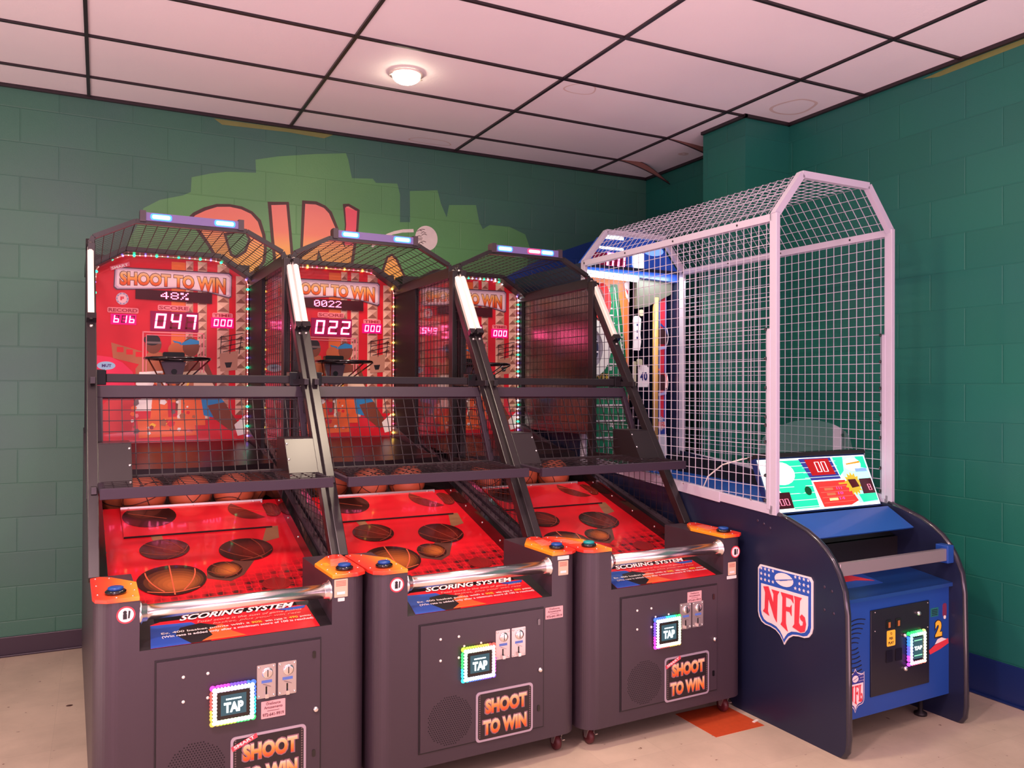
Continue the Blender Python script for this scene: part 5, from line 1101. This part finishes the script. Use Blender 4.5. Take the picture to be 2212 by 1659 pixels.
mb.prism(rrect(.13,2.14,.185,2.19,.02), (0,2.19,0), X, Z_, Yn, .03, rg); mb.prism(rect(.135,2.155,.185,2.163), (0,2.16,0), X, Z_, Yn, .002, glow('target_lamp', (1,.35,.25), 4)); mb.build('target_lamp', ft)
mb = MB(); text(mb, 'ROVER', (0,2.19,0), X, Z_, Yn, .13, .345, 1.645, 1.70, BLACKPR, .001, .09); text(mb, 'ROVER', (0,2.19,0), X, Z_, Yn, .135, .34, 1.649, 1.696, mat('gold_letters', (190, 160, 60), .35), .002, .03); mb.build('target_caption', ft)
# dark bay with player cutouts, goal post and striped column
mb = MB(); mb.prism([(.50,2.15),(.50,2.35),(.81,2.36),(.81,2.27),(.60,2.17)], (0,2.14,0), X, Z_, Yn, .03, mat('frosted_deflector', (96, 94, 84), .4)); mb.build('deflector', ft, label='pale frosted deflector')
for nm, x0, z0, x1, z1 in (('a', .480, 1.86, .545, 2.10), ('b', .525, 1.605, .615, 1.755)):
    mb = MB(); mb.prism([(x0,z0),(x1-.01,z0),(x1,z0+.06),(x1-.006,z0+.11),(x1,z1-.02),(x1-.02,z1),(x0+.015,z1),(x0,z1-.03),(x0+.006,z0+.1)], (0,2.13,0), X, Z_, Yn, .012, mat('jersey_white', (236, 230, 232), .45))
    mb.prism(rrect(x0+.02+(.025 if nm == 'a' else -.03), z1+.0, x0+.055+(.025 if nm == 'a' else -.03), z1+.045, .012), (0,2.13,0), X, Z_, Yn, .02, mat('helmet_pale', (190, 186, 156), .4))
    if nm == 'b': text(mb, '40', (0,2.118,0), X, Z_, Yn, x0+.012, x1-.015, z0+.045, z0+.105, mat('jersey_number', (40, 40, 110), .4), .001, .05); mb.prism(rrect(x0-.03,z0-.03,x0-.005,z1+.03,.01), (0,2.15,0), X, Z_, Yn, .01, mat('helmet_pale', (190, 186, 156), .4))
    else:
        for k in range(3): mb.prism(rect(x0+.026, z0+.08+.045*k, x0+.036, z0+.095+.045*k), (0,2.118,0), X, Z_, Yn, .001, mat('jersey_number', (40, 40, 110), .4))
    mb.build('player_cutout', ft, label='white jersey player target, %s' % ('upper one' if nm == 'a' else 'lower one'))
mb = MB(); mb.tube([(.672,2.12,1.10),(.672,2.12,2.235)], .021, mat('goal_post_yellow', (226, 180, 100), .4), n=14); mb.build('goal_post', ft, label='yellow goal post')
mb = MB(); SP = ((0,2.16,0), X, Z_, Yn); mb.prism(rect(.695,1.04,.785,2.29), *SP, .02, mat('column_blue', (60, 84, 180), .35), 0); mb.prism([(.735,1.35),(.760,1.35),(.772,2.28),(.722,2.20)], *SP, .001, mat('column_red', (220, 50, 70), .35), .0205)
for z, mm in ((1.965, BLUEPR), (1.640, SHR)):
    mb.prism(rect(.675,z-.055,.775,z+.055), *SP, .012, mat('pod_dark', (56, 22, 28), .3), .0205); mb.prism([(.66,z+.10),(.72,z+.095),(.765,z+.06),(.79,z+.0),(.775,z+.05),(.72,z+.075)], *SP, .001, mm, .034)
    mb.tube([(.775+.012*sin(pi*t), 2.124, z+.06-.12*t) for t in [k/8 for k in range(9)]], .003, SHW, n=5); mb.prism([(.665,z-.085),(.775,z-.065),(.775,z-.085),(.665,z-.105)], *SP, .001, mat('pod_caption', (170, 176, 226), .4), .034)
col = mb.build('striped_column', ft, label='blue column with a red stripe and two score pods')
mb = MB(); sevenseg(mb, '1', (0,2.125,0), X, Z_, Yn, .745, .775, 1.60, 1.685, glow('pod_digit', (1,.25,.25), 4), .004, slant=.1); mb.build('pod_digit', col)
mb = MB(); shield(mb, (.70,2.135,1.385), X, Z_, Yn, .075, .095, pointy=True, th=.002); mb.build('logo', col); mb = MB(); mb.prism([(.66,1.27),(.785,1.27),(.79,1.12),(.64,1.06)], *SP, .002, mat('column_white', (226, 230, 240), .35), .022); mb.build('column_base', col)

# ------------------------------------------------------------------ small litter on the floor
mb = MB(); mb.box((2.862, -2.689, .0013), (2.902, -2.676, .004), WHITEP, Matrix.Rotation(.3, 3, 'Z')); tag(mb.build('paper_scrap'), 'tiny white paper scrap at the edge of the orange floor tile', 'paper scrap')
mb = MB(); mb.sphere((-.055, -1.015, .003), .012, mat('dark_crumb', (60, 30, 24), .7), 10, (1.3, .5, .25)); tag(mb.build('crumb'), 'small dark crumb on the floor left of the leftmost game', 'crumb')
